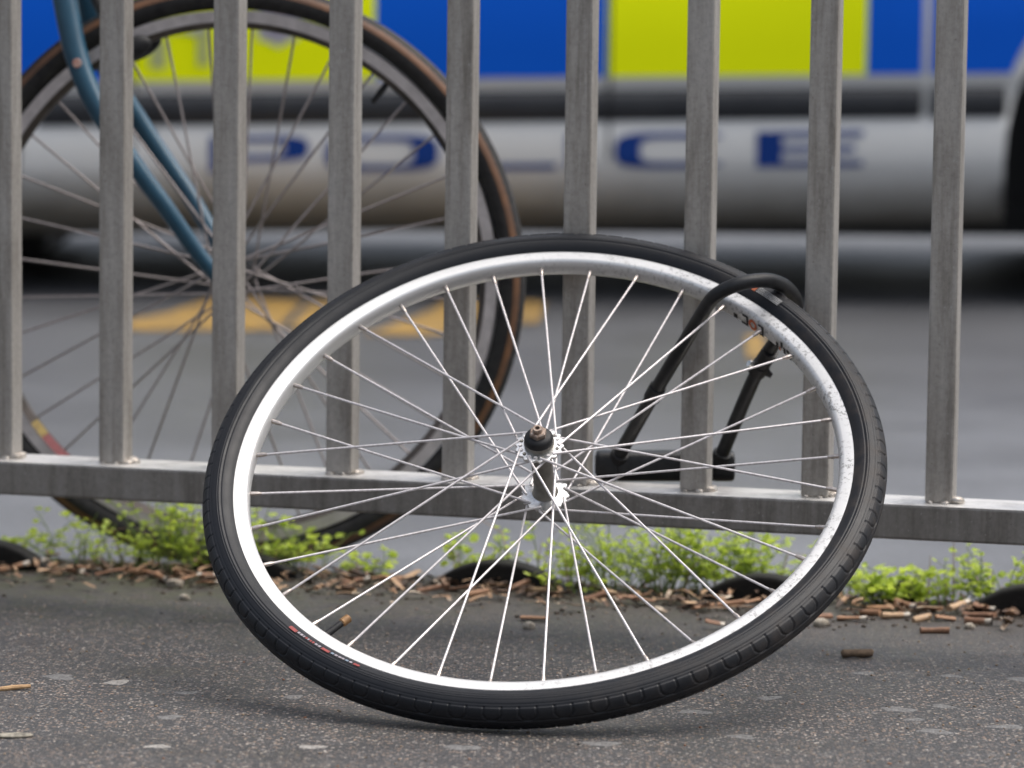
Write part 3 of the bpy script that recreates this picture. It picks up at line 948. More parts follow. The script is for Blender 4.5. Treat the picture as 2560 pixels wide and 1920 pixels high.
for x, AR in ((WX_F, 0.44), (WX_R, 0.385)):
    for sgn in (-1, 1):
        n = 40
        V = [(x + AR * math.cos(2 * PI * k / n), y, 0.31 + AR * math.sin(2 * PI * k / n)) for y in (sgn * 0.60, sgn * 1.1) for k in range(n)]
        fs = [tuple(q) for q in grid_faces(2, n, cv=True)] + [tuple(range(n))[::-1], tuple(range(n, 2 * n))]
        if sgn < 0: fs = [f[::-1] for f in fs]
        cut.add(V, fs)
cut_o = cut.build('arch_cutter', M_BLACK, None)
bmod = body_o.modifiers.new('arches', 'BOOLEAN')
bmod.operation = 'DIFFERENCE'; bmod.solver = 'EXACT'
cut_o.parent = car
bmod.object = cut_o
dg = bpy.context.evaluated_depsgraph_get()
newme = bpy.data.meshes.new_from_object(body_o.evaluated_get(dg))
body_o.modifiers.clear()
body_o.data = newme
bpy.data.objects.remove(cut_o, do_unlink=True)
for x, AR in ((WX_F, 0.44), (WX_R, 0.385)):
    for sgn in (-1, 1):
        n = 32
        V = [(x + (AR - 0.003) * math.cos(PI * 1.15 * k / (n - 1) - 0.23), y, 0.31 + (AR - 0.003) * math.sin(PI * 1.15 * k / (n - 1) - 0.23)) for y in (sgn * 0.602, sgn * 0.862) for k in range(n)]
        MB().add(V, grid_faces(2, n)).build('wheel_liner', M_BLACK, car, True)
        V2 = [(x, sgn * 0.604, 0.31)] + V[:n]
        MB().add([(a, sgn * 0.604, c) for a, b, c in V2], [(0, k, k + 1) for k in range(1, n)]).build('wheel_well', M_BLACK, car)
# wheels
ty_prof = [(0.205, -0.095), (0.25, -0.105), (0.295, -0.10), (WR - 0.004, -0.085), (WR, -0.06), (WR, 0.06), (WR - 0.004, 0.085), (0.295, 0.10), (0.25, 0.105), (0.205, 0.095)]
ct_me = MB().lathe(ty_prof, 64, False).mesh('wheel', True, math.radians(40)); ct_me.materials.append(M_CTYRE)
al = MB().lathe([(0.0001, 0.06), (0.05, 0.062), (0.06, 0.04), (0.18, 0.03), (0.195, 0.085), (0.206, 0.094), (0.206, -0.09), (0.0001, -0.09)][::-1], 48)
for k in range(5):
    a = 2 * PI * k / 5
    c_, s_ = math.cos(a), math.sin(a)
    bx = [(0.03, -0.03), (0.2, -0.02), (0.2, 0.02), (0.03, 0.03)]
    V = [(c_ * u - s_ * w, s_ * u + c_ * w, z) for z in (0.03, 0.075) for u, w in bx]
    al.add(V, [(0, 3, 2, 1), (4, 5, 6, 7), (0, 1, 5, 4), (1, 2, 6, 5), (2, 3, 7, 6), (3, 0, 4, 7)])
al_me = al.mesh('alloy', True, math.radians(35)); al_me.materials.append(M_ALLOY)
for x in (WX_F, WX_R):
    for sgn in (-1, 1):
        w = link('wheel', ct_me, None, car); w.location = (x, sgn * 0.745, WR); w.rotation_euler = (PI / 2 if sgn < 0 else -PI / 2, 0, 0)
        link('alloy', al_me, None, w)
# underbody pan and exhaust
ex = link('exhaust_box', bevel_box(0.85, 1.0, 0.16, 0.03, 2), M_BLACK, car); ex.location = (-1.455, 0.12, 0.115)
MB().box((-2.0, -0.585, 0.132), (1.9, 0.585, 0.26)).box((-0.93, -0.68, 0.135), (0.95, 0.68, 0.25)).build('underbody', M_BLACK, car)


def side_sheet(name, mat, x0, x1, z0, z1, off, nz=6, nx=6, xr=None, prof=None, parent=None):
    """sheet following the body side; off = metres proud of it"""
    zs = np.linspace(z0, z1, nz)
    V = []
    for k in range(nx + 1):
        for j, z in enumerate(zs):
            a1 = xr(z) if xr else x1
            x = x0 + (a1 - x0) * k / nx
            o = prof[j] if prof is not None else off
            V.append((x, side_y(z) - o, z + TILT * x))
    return MB().add(V, grid_faces(nx + 1, nz, flip=False)).build(name, mat, parent or car, True)


ARCH = lambda z: min(1.20, WX_F - math.sqrt(max(0.46 ** 2 - (z - 0.31) ** 2, 0.0)))
PZ0, PZ1 = 0.474, 0.78
side_sheet('blue_panel', M_CBLUE, -1.10, -0.86, PZ0, PZ1, 0.003)
side_sheet('yellow_panel', M_CYEL, -0.86, -0.295, PZ0, PZ1, 0.003)
side_sheet('blue_panel', M_CBLUE, -0.295, 0.19, PZ0, PZ1, 0.003)
side_sheet('yellow_panel', M_CYEL, 0.19, 0.735, PZ0, PZ1, 0.003)
side_sheet('blue_panel', M_CBLUE, 0.735, 0.853, PZ0, PZ1, 0.003)
side_sheet('blue_panel', M_CBLUE, 0.871, 1.0, PZ0, PZ1, 0.003, 10, 6, ARCH)
side_sheet('blue_panel', M_CBLUE, -2.15, -1.86, PZ0, PZ1, 0.012)
strip_prof = [-0.004, 0.012, 0.018, 0.020, 0.020, 0.019, 0.015, -0.004]
for a, b in ((-1.0, 0.195), (0.20, 0.853), (0.874, 1.03)):
    side_sheet('rubbing_strip', M_CTRIM, a, b, 0.378, 0.449, 0, 8, 6, None, strip_prof)
M_GAP = Mat('door_gap_black', (0.01, 0.01, 0.01), 0.8).m
for gx in (0.1975, -0.80):
    side_sheet('door_gap', M_GAP, gx - 0.0025, gx + 0.0025, 0.30, 0.90, 0.0052, 14, 1)
# crest and pale emblem on the yellow block
M_CREST = speck('crest_violet', (0.22, 0.2, 0.3), (0.3, 0.27, 0.36), 90, 0.4)
M_CRESTW = speck('crest_silver', (0.5, 0.5, 0.52), (0.4, 0.42, 0.42), 90, 0.4)


def side_disc(name, mat, cx, cz, r0, r1, off, sx=1.0, n=28):
    V = []
    for k in range(n):
        a = 2 * PI * k / n
        for r in (r0, r1):
            z = cz + r * math.sin(a)
            x = cx + sx * r * math.cos(a)
            V.append((x, side_y(z) - off, z + TILT * x))
    return MB().add(V, grid_faces(n, 2, cu=True, flip=True)).build(name, mat, car, True)


side_disc('crest', M_CRESTW, -0.497, 0.598, 0.036, 0.050, 0.005)
side_disc('crest', M_CREST, -0.497, 0.598, 0.0005, 0.0365, 0.006)
side_disc('crest', speck('crest_pink', (0.55, 0.38, 0.36), (0.4, 0.3, 0.4), 90, 0.4), -0.497, 0.603, 0.0004, 0.013, 0.008)
for k in range(8):
    a = 2 * PI * k / 8
    side_disc('crest', M_CRESTW, -0.497 + 0.047 * math.cos(a), 0.598 + 0.047 * math.sin(a), 0.0004, 0.009, 0.004)
M_PALE = Mat('pale_grey_green_print', (0.42, 0.46, 0.2), 0.45).m
side_sheet('emblem', M_PALE, -0.735, -0.655, 0.573, 0.588, 0.005, 3, 3)
side_sheet('emblem', M_PALE, -0.665, -0.642, 0.505, 0.59, 0.006, 4, 2)
side_sheet('emblem', M_PALE, -0.765, -0.73, 0.500, 0.560, 0.005, 4, 2)
side_disc('emblem', M_CRESTW, -0.672, 0.583, 0.0004, 0.0135, 0.008)


# POLICE lettering: broad letters on the sill
def letter(strokes):
    mbx = MB()
    for s in strokes:
        if s[0] == 'r':
            _, xa, xb, za, zb = s
            V = [(x, side_y(z) - 0.004, z + TILT * x) for x, z in ((xa, za), (xb, za), (xb, zb), (xa, zb))]
            mbx.add(V, [(0, 1, 2, 3)])
        else:                                        # ring: x0 x1 z0 z1 stroke_x stroke_z a0 a1
            _, xa, xb, za, zb, tx, tz, a0, a1 = s
            n = 40
            V = []
            cx, cz, rx, rz = (xa + xb) / 2, (za + zb) / 2, (xb - xa) / 2, (zb - za) / 2
            for k in range(n + 1):
                a = a0 + (a1 - a0) * k / n
                for (px, pz) in ((rx, rz), (rx - tx, rz - tz)):
                    c_, s_ = math.cos(a), math.sin(a)
                    e = 0.5
                    x = cx + math.copysign(abs(c_) ** e, c_) * px
                    z = cz + math.copysign(abs(s_) ** e, s_) * pz
                    V.append((x, side_y(z) - 0.004, z + TILT * x))
            mbx.add(V, grid_faces(n + 1, 2))
    return mbx.build('printed_letter', M_LETTER, car)


LZ0, LZ1 = 0.281, 0.357
H3 = (LZ0 + LZ1) / 2
letter([('r', -0.64, -0.585, LZ0, LZ1), ('o', -0.63, -0.432, LZ0 + 0.024, LZ1, 0.05, 0.012, -PI / 2, PI / 2), ('r', -0.585, -0.53, LZ1 - 0.012, LZ1), ('r', -0.585, -0.53, LZ0 + 0.024, LZ0 + 0.036)])
letter([('o', -0.397, -0.160, LZ0, LZ1, 0.052, 0.0125, 0, 2 * PI)])
letter([('r', -0.125, -0.073, LZ0, LZ1), ('r', -0.073, 0.087, LZ0, LZ0 + 0.0125)])
letter([('r', 0.108, 0.162, LZ0, LZ1)])
letter([('o', 0.211, 0.452, LZ0, LZ1, 0.052, 0.0125, 0.62, 2 * PI - 0.62)])
letter([('r', 0.508, 0.562, LZ0, LZ1), ('r', 0.562, 0.732, LZ0, LZ0 + 0.0125), ('r', 0.562, 0.732, LZ1 - 0.0125, LZ1), ('r', 0.562, 0.715, H3 - 0.006, H3 + 0.006)])
# cabin, glass, lamps
cabx = np.array([-2.20, -1.95, -1.55, -0.6, 0.1, 0.45, 1.05])
cabz = np.array([0.93, 1.26, 1.42, 1.455, 1.43, 1.38, 0.95])
V = []
for x, z in zip(cabx, cabz):
    k = (z - 0.92) / 0.53
    for y, zz in ((-0.825, 0.90), (-0.825 + 0.20 * k, 0.90 + (z - 0.90) * 0.88), (-0.825 + 0.33 * k, z), (0, z + 0.015), (0.825 - 0.33 * k, z), (0.825 - 0.20 * k, 0.90 + (z - 0.90) * 0.88), (0.825, 0.90)):
        V.append((x, y, zz + TILT * x))
n7 = 7
F = [tuple(q) for q in grid_faces(len(cabx), n7, flip=True)] + [tuple(range(n7)), tuple(range((len(cabx) - 1) * n7, len(cabx) * n7))[::-1]]
MB().add(V, F).build('cabin', M_CARW, car, True, math.radians(30))


def side_win(xa, xb, xc, xd, za, zb):
    for sgn in (-1, 1):
        V = []
        for x, z in ((xa, za), (xb, za), (xc, zb), (xd, zb)):
            k = (z - 0.90) / 0.5
            V.append((x, sgn * (0.832 - 0.185 * k), z + TILT * x))
        MB().add(V, [(0, 1, 2, 3) if sgn < 0 else (3, 2, 1, 0)]).build('window', M_GLASS, car)


side_win(-1.9, -1.1, -1.05, -1.65, 0.95, 1.30)
side_win(-1.02, -0.16, -0.16, -0.98, 0.95, 1.32)
side_win(-0.08, 0.85, 0.36, -0.08, 0.95, 1.30)
MB().add([(1.03, -0.72, 0.985), (1.03, 0.72, 0.985), (0.50, 0.56, 1.378), (0.50, -0.56, 1.378)], [(0, 1, 2, 3)]).build('windscreen', M_GLASS, car)
for sgn in (-1, 1):
    q = link('headlight', blob(1, 60 + sgn, 3, 0.05, (0.13, 0.13, 0.07)), M_LIGHTS, car); q.location = (2.03, sgn * 0.60, 0.66 + TILT * 2)
    q = link('tail_light', blob(1, 70 + sgn, 3, 0.05, (0.05, 0.10, 0.16)), M_REDL, car); q.location = (-2.22, sgn * 0.66, 0.76 - TILT * 2)
    q = link('mirror', blob(1, 80 + sgn, 3, 0.05, (0.06, 0.10, 0.07)), M_BLACK, car); q.location = (0.80, sgn * 0.93, 1.0)
lb = link('light_bar', bevel_box(0.25, 1.1, 0.11, 0.03, 3), Mat('blue_lens', (0.01, 0.05, 0.4), 0.15).m, car); lb.location = (-0.15, 0, 1.52)

# ================================================================== EDGE OF THE PAVEMENT
M_HUMP = Mat('black_hump', (0.014, 0.014, 0.013), 0.75, 0, 0.25)
gz = M_HUMP.n('ShaderNodeSeparateXYZ'); M_HUMP.l(M_HUMP.pos(True), gz.inputs[0])
mossm = M_HUMP.math('MULTIPLY', M_HUMP.ramp(gz.outputs[2], [(0.028, 0.0), (0.036, 0.45)]), M_HUMP.ramp(M_HUMP.noise(60, 5, M_HUMP.pos()), [(0.35, 0.0), (0.6, 1.0)]))
nzh = M_HUMP.noise(180, 4, M_HUMP.pos())
M_HUMP.color(M_HUMP.mix(mossm, M_HUMP.ramp(nzh, [(0.3, (0.005, 0.005, 0.005)), (0.7, (0.014, 0.0135, 0.0125))]), (0.06, 0.065, 0.035)))
M_HUMP.bump(nzh, 0.4, 0.001)
M_HUMP = M_HUMP.m


def hump(x, y, w, h, label):
    V = []
    nx, ny = 28, 12
    for i in range(nx + 1):
        u = -1 + 2 * i / nx
        top_ = h * (1 - abs(u) ** 2.0) ** 0.8
        for j in range(ny + 1):
            a = PI * j / ny
            c_, s_ = math.cos(a), math.sin(a)
            V.append((u * w / 2, -0.016 * math.copysign(abs(c_) ** 0.3, c_), top_ * abs(s_) ** 0.16 - 0.004))
    o = MB().add(V, grid_faces(nx + 1, ny + 1)).build('edging_hump', M_HUMP, None, True, math.radians(60))
    o.location = (x, y, 0.0); o.rotation_euler = (0, 0, -0.23)
    return setp(o, label, 'edging hump', 'low black humps along the pavement edge')


hump(-0.618, 4.705, 0.150, 0.036, 'low black domed hump at the left picture edge by the weeds')
hump(-0.312, 4.668, 0.150, 0.030, 'low black domed hump mostly hidden by weeds beneath the blue bicycle')
hump(-0.012, 4.606, 0.166, 0.035, 'low black domed hump seen through the spokes below the hub')
hump(0.292, 4.528, 0.154, 0.035, 'low black domed hump under the lower right of the loose wheel')
hump(0.598, 4.452, 0.168, 0.040, 'low black domed hump at the right picture edge beside the cigarette butts')
hump(0.452, 4.545, 0.05, 0.026, 'small dark hump behind the mound of weeds right of the wheel')

# ------------------------------------------------------------------ weeds
Ml = Mat('weed_leaf', (0.2, 0.36, 0.03), 0.5)
nl = Ml.noise(60, 4, Ml.pos())
Ml.color(Ml.ramp(nl, [(0.3, (0.26, 0.38, 0.04)), (0.5, (0.45, 0.56, 0.08)), (0.72, (0.62, 0.70, 0.2))]))
Ml.b.inputs['Transmission Weight'].default_value = 0.0
tr = Ml.n('ShaderNodeBsdfTranslucent'); tr.inputs[0].default_value = (0.62, 0.74, 0.12, 1)
mx = Ml.n('ShaderNodeMixShader'); mx.inputs[0].default_value = 0.5
Ml.l(Ml.b.outputs[0], mx.inputs[1]); Ml.l(tr.outputs[0], mx.inputs[2])
Ml.l(mx.outputs[0], Ml.nt.nodes['Material Output'].inputs['Surface'])
M_LEAF = Ml.m
M_STEM = speck('weed_stem', (0.14, 0.22, 0.04), (0.22, 0.28, 0.08), 90, 0.5)
M_DRY = speck('dry_stalk', (0.3, 0.2, 0.12), (0.22, 0.14, 0.08), 90, 0.6)


def weed(x, y, rad, h, nst, label, leaf=0.0075, per=9, group='weeds growing along the pavement edge', dense=1.0, z=0.0):
    rr = random.Random(int((x + 2) * 9173 + y * 311))
    root = empty('weed_plant', (x, y, z))
    setp(root, label, 'weed', group)
    st, LV, LF = MB(), [], []

    def add_leaf(c, d, size):
        d = d.normalized()
        s = d.cross(Vector((0, 0, 1)))
        if s.length < 1e-3: s = Vector((1, 0, 0))
        s = s.normalized()
        s = (Matrix.Rotation(rr.uniform(-0.9, 0.9), 3, d) @ s)
        nrm = s.cross(d)
        k = len(LV)
        w = size * rr.uniform(0.34, 0.5)
        fold = nrm * size * rr.uniform(0.02, 0.14)
        LV.extend([c, c + d * size * 0.42 + s * w + fold, c + d * size * 0.82 + s * w * 0.7 + fold, c + d * size - nrm * size * 0.06, c + d * size * 0.82 - s * w * 0.7 + fold, c + d * size * 0.42 - s * w + fold, c + d * size * 0.5])
        LF.extend([(k, k + 1, k + 6), (k + 1, k + 2, k + 6), (k + 2, k + 3, k + 6), (k + 3, k + 4, k + 6), (k + 4, k + 5, k + 6), (k + 5, k, k + 6)])

    for i in range(nst):
        a = rr.uniform(0, 2 * PI)
        r0 = rad * 0.45 * math.sqrt(rr.random())
        b = Vector((r0 * math.cos(a), 0.5 * r0 * math.sin(a), -0.002))
        hh = h * rr.uniform(0.35, 1.0)
        lean = rad * rr.uniform(0.2, 0.75)
        a2 = a + rr.uniform(-0.8, 0.8)
        tip = b + Vector((lean * math.cos(a2), 0.55 * lean * math.sin(a2), hh))
        mid = b * 0.55 + tip * 0.45 + Vector((rr.uniform(-1, 1), rr.uniform(-1, 1), 0.5)) * 0.15 * hh
        pts = catmull([b, mid, tip], 3)
        st.tube(pts, list(np.linspace(0.0009, 0.0005, len(pts))), 5, False)
        nlv = max(2, int(per * rr.uniform(0.6, 1.3) * (0.4 + hh / h * 0.6)))
        for j in range(nlv):
            t = 0.22 + 0.78 * (j + 0.5) / nlv
            c = pts[min(len(pts) - 1, int(t * (len(pts) - 1) + 0.5))]
            da = rr.uniform(0, 2 * PI)
            dv = Vector((math.cos(da), math.sin(da), rr.uniform(-0.1, 0.8))).normalized()
            L = leaf * rr.uniform(0.7, 1.5)
            q = c + dv * L
            st.tube([c, q], 0.00035, 3, False)
            sz = leaf * rr.uniform(0.65, 1.25)
            perp = dv.cross(Vector((0, 0, 1))).normalized()
            for sd2 in (-1, 0, 1):
                add_leaf(q, dv + perp * sd2 * rr.uniform(0.7, 1.2) + Vector((0, 0, rr.uniform(-0.25, 0.25))), sz * (1 if sd2 == 0 else 0.85))
    bl = MB()
    for i in range(rr.randint(2, 5)):                                 # a few dry grass blades among the leaves
        a = rr.uniform(0, 2 * PI); L = h * rr.uniform(0.5, 1.1); r0 = rad * 0.5 * rr.random()
        b = Vector((r0 * math.cos(a), 0.5 * r0 * math.sin(a), -0.002)); dv = Vector((math.cos(a), 0.5 * math.sin(a), 0)) * L * rr.uniform(0.2, 0.9)
        bl.tube([b, b + dv * 0.35 + Vector((0, 0, L * 0.6)), b + dv + Vector((0, 0, L * rr.uniform(0.5, 0.95)))], [0.0008, 0.0007, 0.0002], 4, False)
    bl.build('dry_blade', M_DRY, root, True)
    st.build('stem', M_STEM, root, True)
    o = link('leaves', np_mesh('leaves', np.array([tuple(v) for v in LV]), LF, True), M_LEAF, root)
    o['kind'] = 'stuff'
    return root


W = [(-0.575, 4.752, 0.055, 0.042, 10, 'small pale weed at the left picture edge above the first black hump'),
     (-0.515, 4.742, 0.060, 0.055, 16, 'upright weed left of the dark bicycle tyre bottom'),
     (-0.460, 4.712, 0.060, 0.045, 18, 'low spreading weed just left of the bicycle tyre'),
     (-0.405, 4.686, 0.062, 0.085, 26, 'tall leafy weed in front of the bicycle tyre bottom'),
     (-0.352, 4.668, 0.060, 0.072, 24, 'bushy weed beside the left edge of the loose wheel'),
     (-0.300, 4.672, 0.045, 0.052, 14, 'weed seen through the loose wheel just inside its left rim'),
     (-0.245, 4.692, 0.050, 0.050, 14, 'thin weed below the right side of the bicycle tyre'),
     (-0.165, 4.665, 0.030, 0.030, 6, 'tiny weed alone between the bicycle tyre and the hub'),
     (-0.045, 4.642, 0.050, 0.056, 8, 'sparse weed behind the hump below the hub'),
     (0.030, 4.628, 0.050, 0.074, 9, 'tall sparse weed right below the wheel hub'),
     (0.075, 4.560, 0.050, 0.050, 14, 'weed creeping in front of the hump below the hub'),
     (0.125, 4.588, 0.062, 0.076, 30, 'dense bright weed clump right of the hub under the lower rail'),
     (0.182, 4.574, 0.065, 0.078, 34, 'densest bright green weed clump below the lock'),
     (0.240, 4.588, 0.060, 0.070, 26, 'bright weed clump above the hump under the wheel'),
     (0.300, 4.590, 0.055, 0.062, 20, 'weed clump inside the lower right rim of the loose wheel'),
     (0.385, 4.556, 0.030, 0.036, 7, 'thin weed just outside the right side of the loose tyre'),
     (0.438, 4.516, 0.050, 0.036, 26, 'low round mound of weed behind the cigarette butts'),
     (0.502, 4.508, 0.038, 0.040, 12, 'small weed between the round mound and the last black hump'),
     (0.562, 4.512, 0.052, 0.062, 24, 'leafy weed behind the black hump at the right picture edge')]
for (x, y, rad, h, n, lb_) in W:
    weed(x, y, rad * 1.15, h * 1.28, max(5, int(n * 0.8)), lb_, random.choice([0.0075, 0.0088, 0.0105]), random.choice([7, 9, 11]))


def stalk(x, y, h, lx, label):
    o = MB().tube(catmull([Vector((0, 0, -0.002)), Vector((lx * .3, 0, h * .5)), Vector((lx, .003, h))], 4), list(np.linspace(0.0011, 0.0004, 9)), 6).build('dry_stalk', M_DRY, None, True)
    o.location = (x, y, 0)
    setp(o, label, 'dry stalk')


stalk(0.477, 4.505, 0.058, 0.002, 'short brown dry stalk standing right of the weed mound')
stalk(0.507, 4.52, 0.072, 0.0, 'taller faint dry stalk behind the small weed on the right')
stalk(-0.178, 4.655, 0.035, -0.006, 'brown dry stalk beside the tiny weed under the bicycle')

# ------------------------------------------------------------------ litter
M_FILTER = speck('tan_filter', (0.36, 0.20, 0.11), (0.26, 0.14, 0.08), 300, 0.7, 0, 0.2)
M_FILTER2 = speck('brown_filter', (0.27, 0.14, 0.08), (0.17, 0.09, 0.055), 300, 0.7, 0, 0.2)
M_FILTER3 = speck('pale_filter', (0.5, 0.34, 0.21), (0.38, 0.25, 0.15), 300, 0.7, 0, 0.2)
M_PAPER = speck('cigarette_paper', (0.62, 0.57, 0.5), (0.42, 0.37, 0.31), 300, 0.75)
M_CHAR = speck('charred_end', (0.04, 0.035, 0.03), (0.1, 0.08, 0.07), 500, 0.9)
butt_sets = []
for v in range(6):
    rr = random.Random(100 + v)
    L = rr.uniform(0.026, 0.034)
    bend = rr.uniform(-0.0018, 0.0018)
    def seg(t0, t1, n=5, r=0.0038):
        pts = [Vector((L * (t - 0.5), bend * (1 - (2 * t - 1) ** 2), 0)) for t in np.linspace(t0, t1, n)]
        return MB().tube(pts, [r * rr.uniform(0.74, 1.08) for _ in range(n)], 12)
    fl = seg(0.0, 0.74 if v % 2 else 1.0).mesh('filter', True, math.radians(45)); fl.materials.append([M_FILTER, M_FILTER2, M_FILTER3][v % 3])
    pp = None
    ch = None
    if v % 2:
        pp = seg(0.742, 0.96, 3, 0.0036).mesh('paper', True, math.radians(45)); pp.materials.append(M_PAPER)
        ch = seg(0.962, 1.02, 2, 0.0032).mesh('burnt_end', True, math.radians(45)); ch.materials.append(M_CHAR)
    butt_sets.append((fl, pp, ch))


def butt(x, y, ang, v, label, group=None, z=0.0036, tilt=0.0, s=1.0):
    fl, pp, ch = butt_sets[v]
    root = empty('cigarette_butt', (x, y, z), (random.uniform(-.25, .25), tilt, ang))
    fl_ = random.random() < .45                                       # trodden flat
    root.scale = (s * random.uniform(.7, 1.2), s * (1.35 if fl_ else random.uniform(.85, 1.05)), s * (random.uniform(.4, .6) if fl_ else random.uniform(.8, 1)))
    setp(root, label, 'cigarette butt', group)
    link('filter', fl, None, root)
    if pp: link('paper', pp, None, root); link('burnt_end', ch, None, root)
    return root


RB = [(0.420, 4.468, -0.55, 0), (0.447, 4.458, -0.85, 3), (0.474, 4.466, -0.75, 0), (0.432, 4.416, 0.35, 5), (0.459, 4.398, 0.7, 2), (0.486, 4.404, 0.1, 0), (0.507, 4.459, 0.95, 5), (0.536, 4.452, -0.35, 1), (0.526, 4.424, -0.5, 4), (0.521, 4.383, -0.4, 1), (0.572, 4.445, 0.2, 0), (0.382, 4.394, -0.2, 3), (0.405, 4.432, -0.6, 0), (0.345, 4.400, 0.8, 4)]
RL = ['tan cigarette butt left of the heap under the weed mound', 'pale cigarette butt leaning across the back of the right heap', 'long tan cigarette butt in the middle of the right heap below the weed mound', 'pale crumpled cigarette butt at the front left of the right heap', 'short pale cigarette butt at the front centre of the right heap', 'brown cigarette butt lying level at the front of the right heap',
      'pale cigarette butt propped crosswise against the others near the right hump', 'brown cigarette butt highest in the heap beside the right black hump', 'dark brown cigarette butt in the middle of the heap beside the right hump', 'long brown cigarette butt with a pale band nearest the viewer in the right heap', 'tan cigarette butt at the foot of the right hump at the picture edge', 'flat pale cigarette butt nearest the loose tyre on its right', 'tan cigarette butt between the loose tyre and the right heap', 'brown cigarette butt tucked against the right side of the loose tyre']
for k, (x, y, a, v) in enumerate(RB):
    butt(x, y, a, v, RL[k], 'cigarette butts heaped right of the wheel', 0.0036 + (0.0055 if k in (1, 6, 7) else 0), random.uniform(-.14, .14), 1.12)
butt(0.466, 4.321, 0.08, 4, 'lone brown cigarette butt on bare tarmac in front of the right heap', None, 0.0034, 0, 0.95)
butt(0.028, 4.370, -0.12, 0, 'lone tan cigarette butt on the tarmac below the hub inside the wheel', None, 0.0034, 0, 1.05)
LB = [(-0.584, 4.668), (-0.540, 4.640), (-0.600, 4.700), (-0.495, 4.668), (-0.470, 4.648), (-0.440, 4.650), (-0.420, 4.640), (-0.405, 4.600), (-0.372, 4.598), (-0.350, 4.582), (-0.352, 4.620), (-0.518, 4.655)]
ORD = ['first', 'second', 'third', 'fourth', 'fifth', 'sixth', 'seventh', 'eighth', 'ninth', 'tenth', 'eleventh', 'twelfth', 'thirteenth', 'fourteenth', 'fifteenth', 'sixteenth', 'seventeenth', 'eighteenth', 'nineteenth', 'twentieth']
LB.sort(key=lambda p: p[0] / p[1])
for k, (x, y) in enumerate(LB):
    butt(x, y, random.uniform(-1.1, 1.1), random.choice([0, 1, 2, 3, 4]), ORD[k] + ' cigarette butt from the left in the blurred litter left of the wheel', 'cigarette butts left of the wheel', 0.004 + random.uniform(0, .004), random.uniform(-.25, .25), 1.0)
CB = [(-0.088, 4.555), (-0.058, 4.560), (-0.037, 4.510), (-0.014, 4.565), (0.012, 4.572), (0.030, 4.545), (-0.115, 4.640), (-0.139, 4.620), (-0.178, 4.600), (-0.156, 4.615), (0.098, 4.515), (0.120, 4.530), (0.153, 4.480), (0.134, 4.490), (-0.188, 4.540), (0.203, 4.462), (0.218, 4.445), (0.250, 4.455), (0.274, 4.480), (0.226, 4.330)]
CB.sort(key=lambda p: p[0] / p[1])
for k, (x, y) in enumerate(CB):
    butt(x, y, random.uniform(-1.1, 1.1), random.choice([0, 1, 2, 4, 4, 0]), ORD[k] + ' cigarette butt from the left among those seen through the wheel spokes', 'cigarette butts seen through the wheel', 0.004 + random.uniform(0, .004), random.uniform(-.25, .25), 1.0)

# curled leaf and bark scraps: nobody could count them
M_SCRAP = Mat('leaf_scraps', (0.2, 0.12, 0.07), 0.75)
vor = M_SCRAP.n('ShaderNodeTexVoronoi'); vor.inputs['Scale'].default_value = 48; M_SCRAP.l(M_SCRAP.pos(), vor.inputs['Vector'])
vss = M_SCRAP.n('ShaderNodeSeparateColor'); M_SCRAP.l(vor.outputs['Color'], vss.inputs[0])
vsc = M_SCRAP.math('ADD', M_SCRAP.math('MULTIPLY', vss.outputs[0], 0.8), M_SCRAP.math('MULTIPLY', M_SCRAP.noise(240, 3, M_SCRAP.pos()), 0.25))
M_SCRAP.color(M_SCRAP.ramp(vsc, [(0.1, (0.04, 0.028, 0.02)), (0.35, (0.10, 0.06, 0.04)), (0.5, (0.25, 0.145, 0.08)), (0.7, (0.38, 0.25, 0.15)), (0.82, (0.15, 0.095, 0.06)), (0.93, (0.56, 0.48, 0.38))]))
M_SCRAP = M_SCRAP.m
SV, SF = [], []
for k in range(620):
    x = random.uniform(-0.72, 0.75)
    off = -abs(random.gauss(0.0, 0.055)) - random.uniform(0, 0.10)
    dens = 1.0 if x < 0.33 else 0.55
    if random.random() > dens: continue
    y = ey(x) + off - 0.01
    L, w = (random.uniform(0.014, 0.032), random.uniform(0.005, 0.010)) if random.random() < .45 else (random.uniform(0.005, 0.013), random.uniform(0.003, 0.006))
    a = random.uniform(-1.4, 1.4); tl = random.uniform(-0.4, 0.4); curl = random.uniform(0.3, 1.2)
    M3 = Matrix.Rotation(a, 3, 'Z') @ Matrix.Rotation(tl, 3, 'Y')
    base = Vector((x, y, random.uniform(0.0015, 0.012)))
    kk = len(SV)
    for i in range(4):
        u = (i / 3 - 0.5) * L
        for j in range(3):
            v_ = (j - 1)
            SV.append(tuple(base + M3 @ Vector((u, v_ * w * 0.5 * (1 - 0.5 * abs(i / 3 - 0.5)), abs(v_) * w * 0.35 * curl + 0.0008 * math.sin(i * 1.7)))))
    for i in range(3):
        for j in range(2):
            p = kk + i * 3 + j
            SF.append((p, p + 3, p + 4, p + 1))
o = link('leaf_litter', np_mesh('leaf_litter', np.array(SV), SF, True), M_SCRAP)
setp(o, 'brown curled leaf and bark scraps along the pavement edge', 'leaf litter', kind='stuff')

# crumbs of soil and grit
bm_ = bmesh.new(); bmesh.ops.create_icosphere(bm_, subdivisions=1, radius=1)
iv = np.array([v.co[:] for v in bm_.verts]); iff = np.array([[v.index for v in f.verts] for f in bm_.faces]); bm_.free()


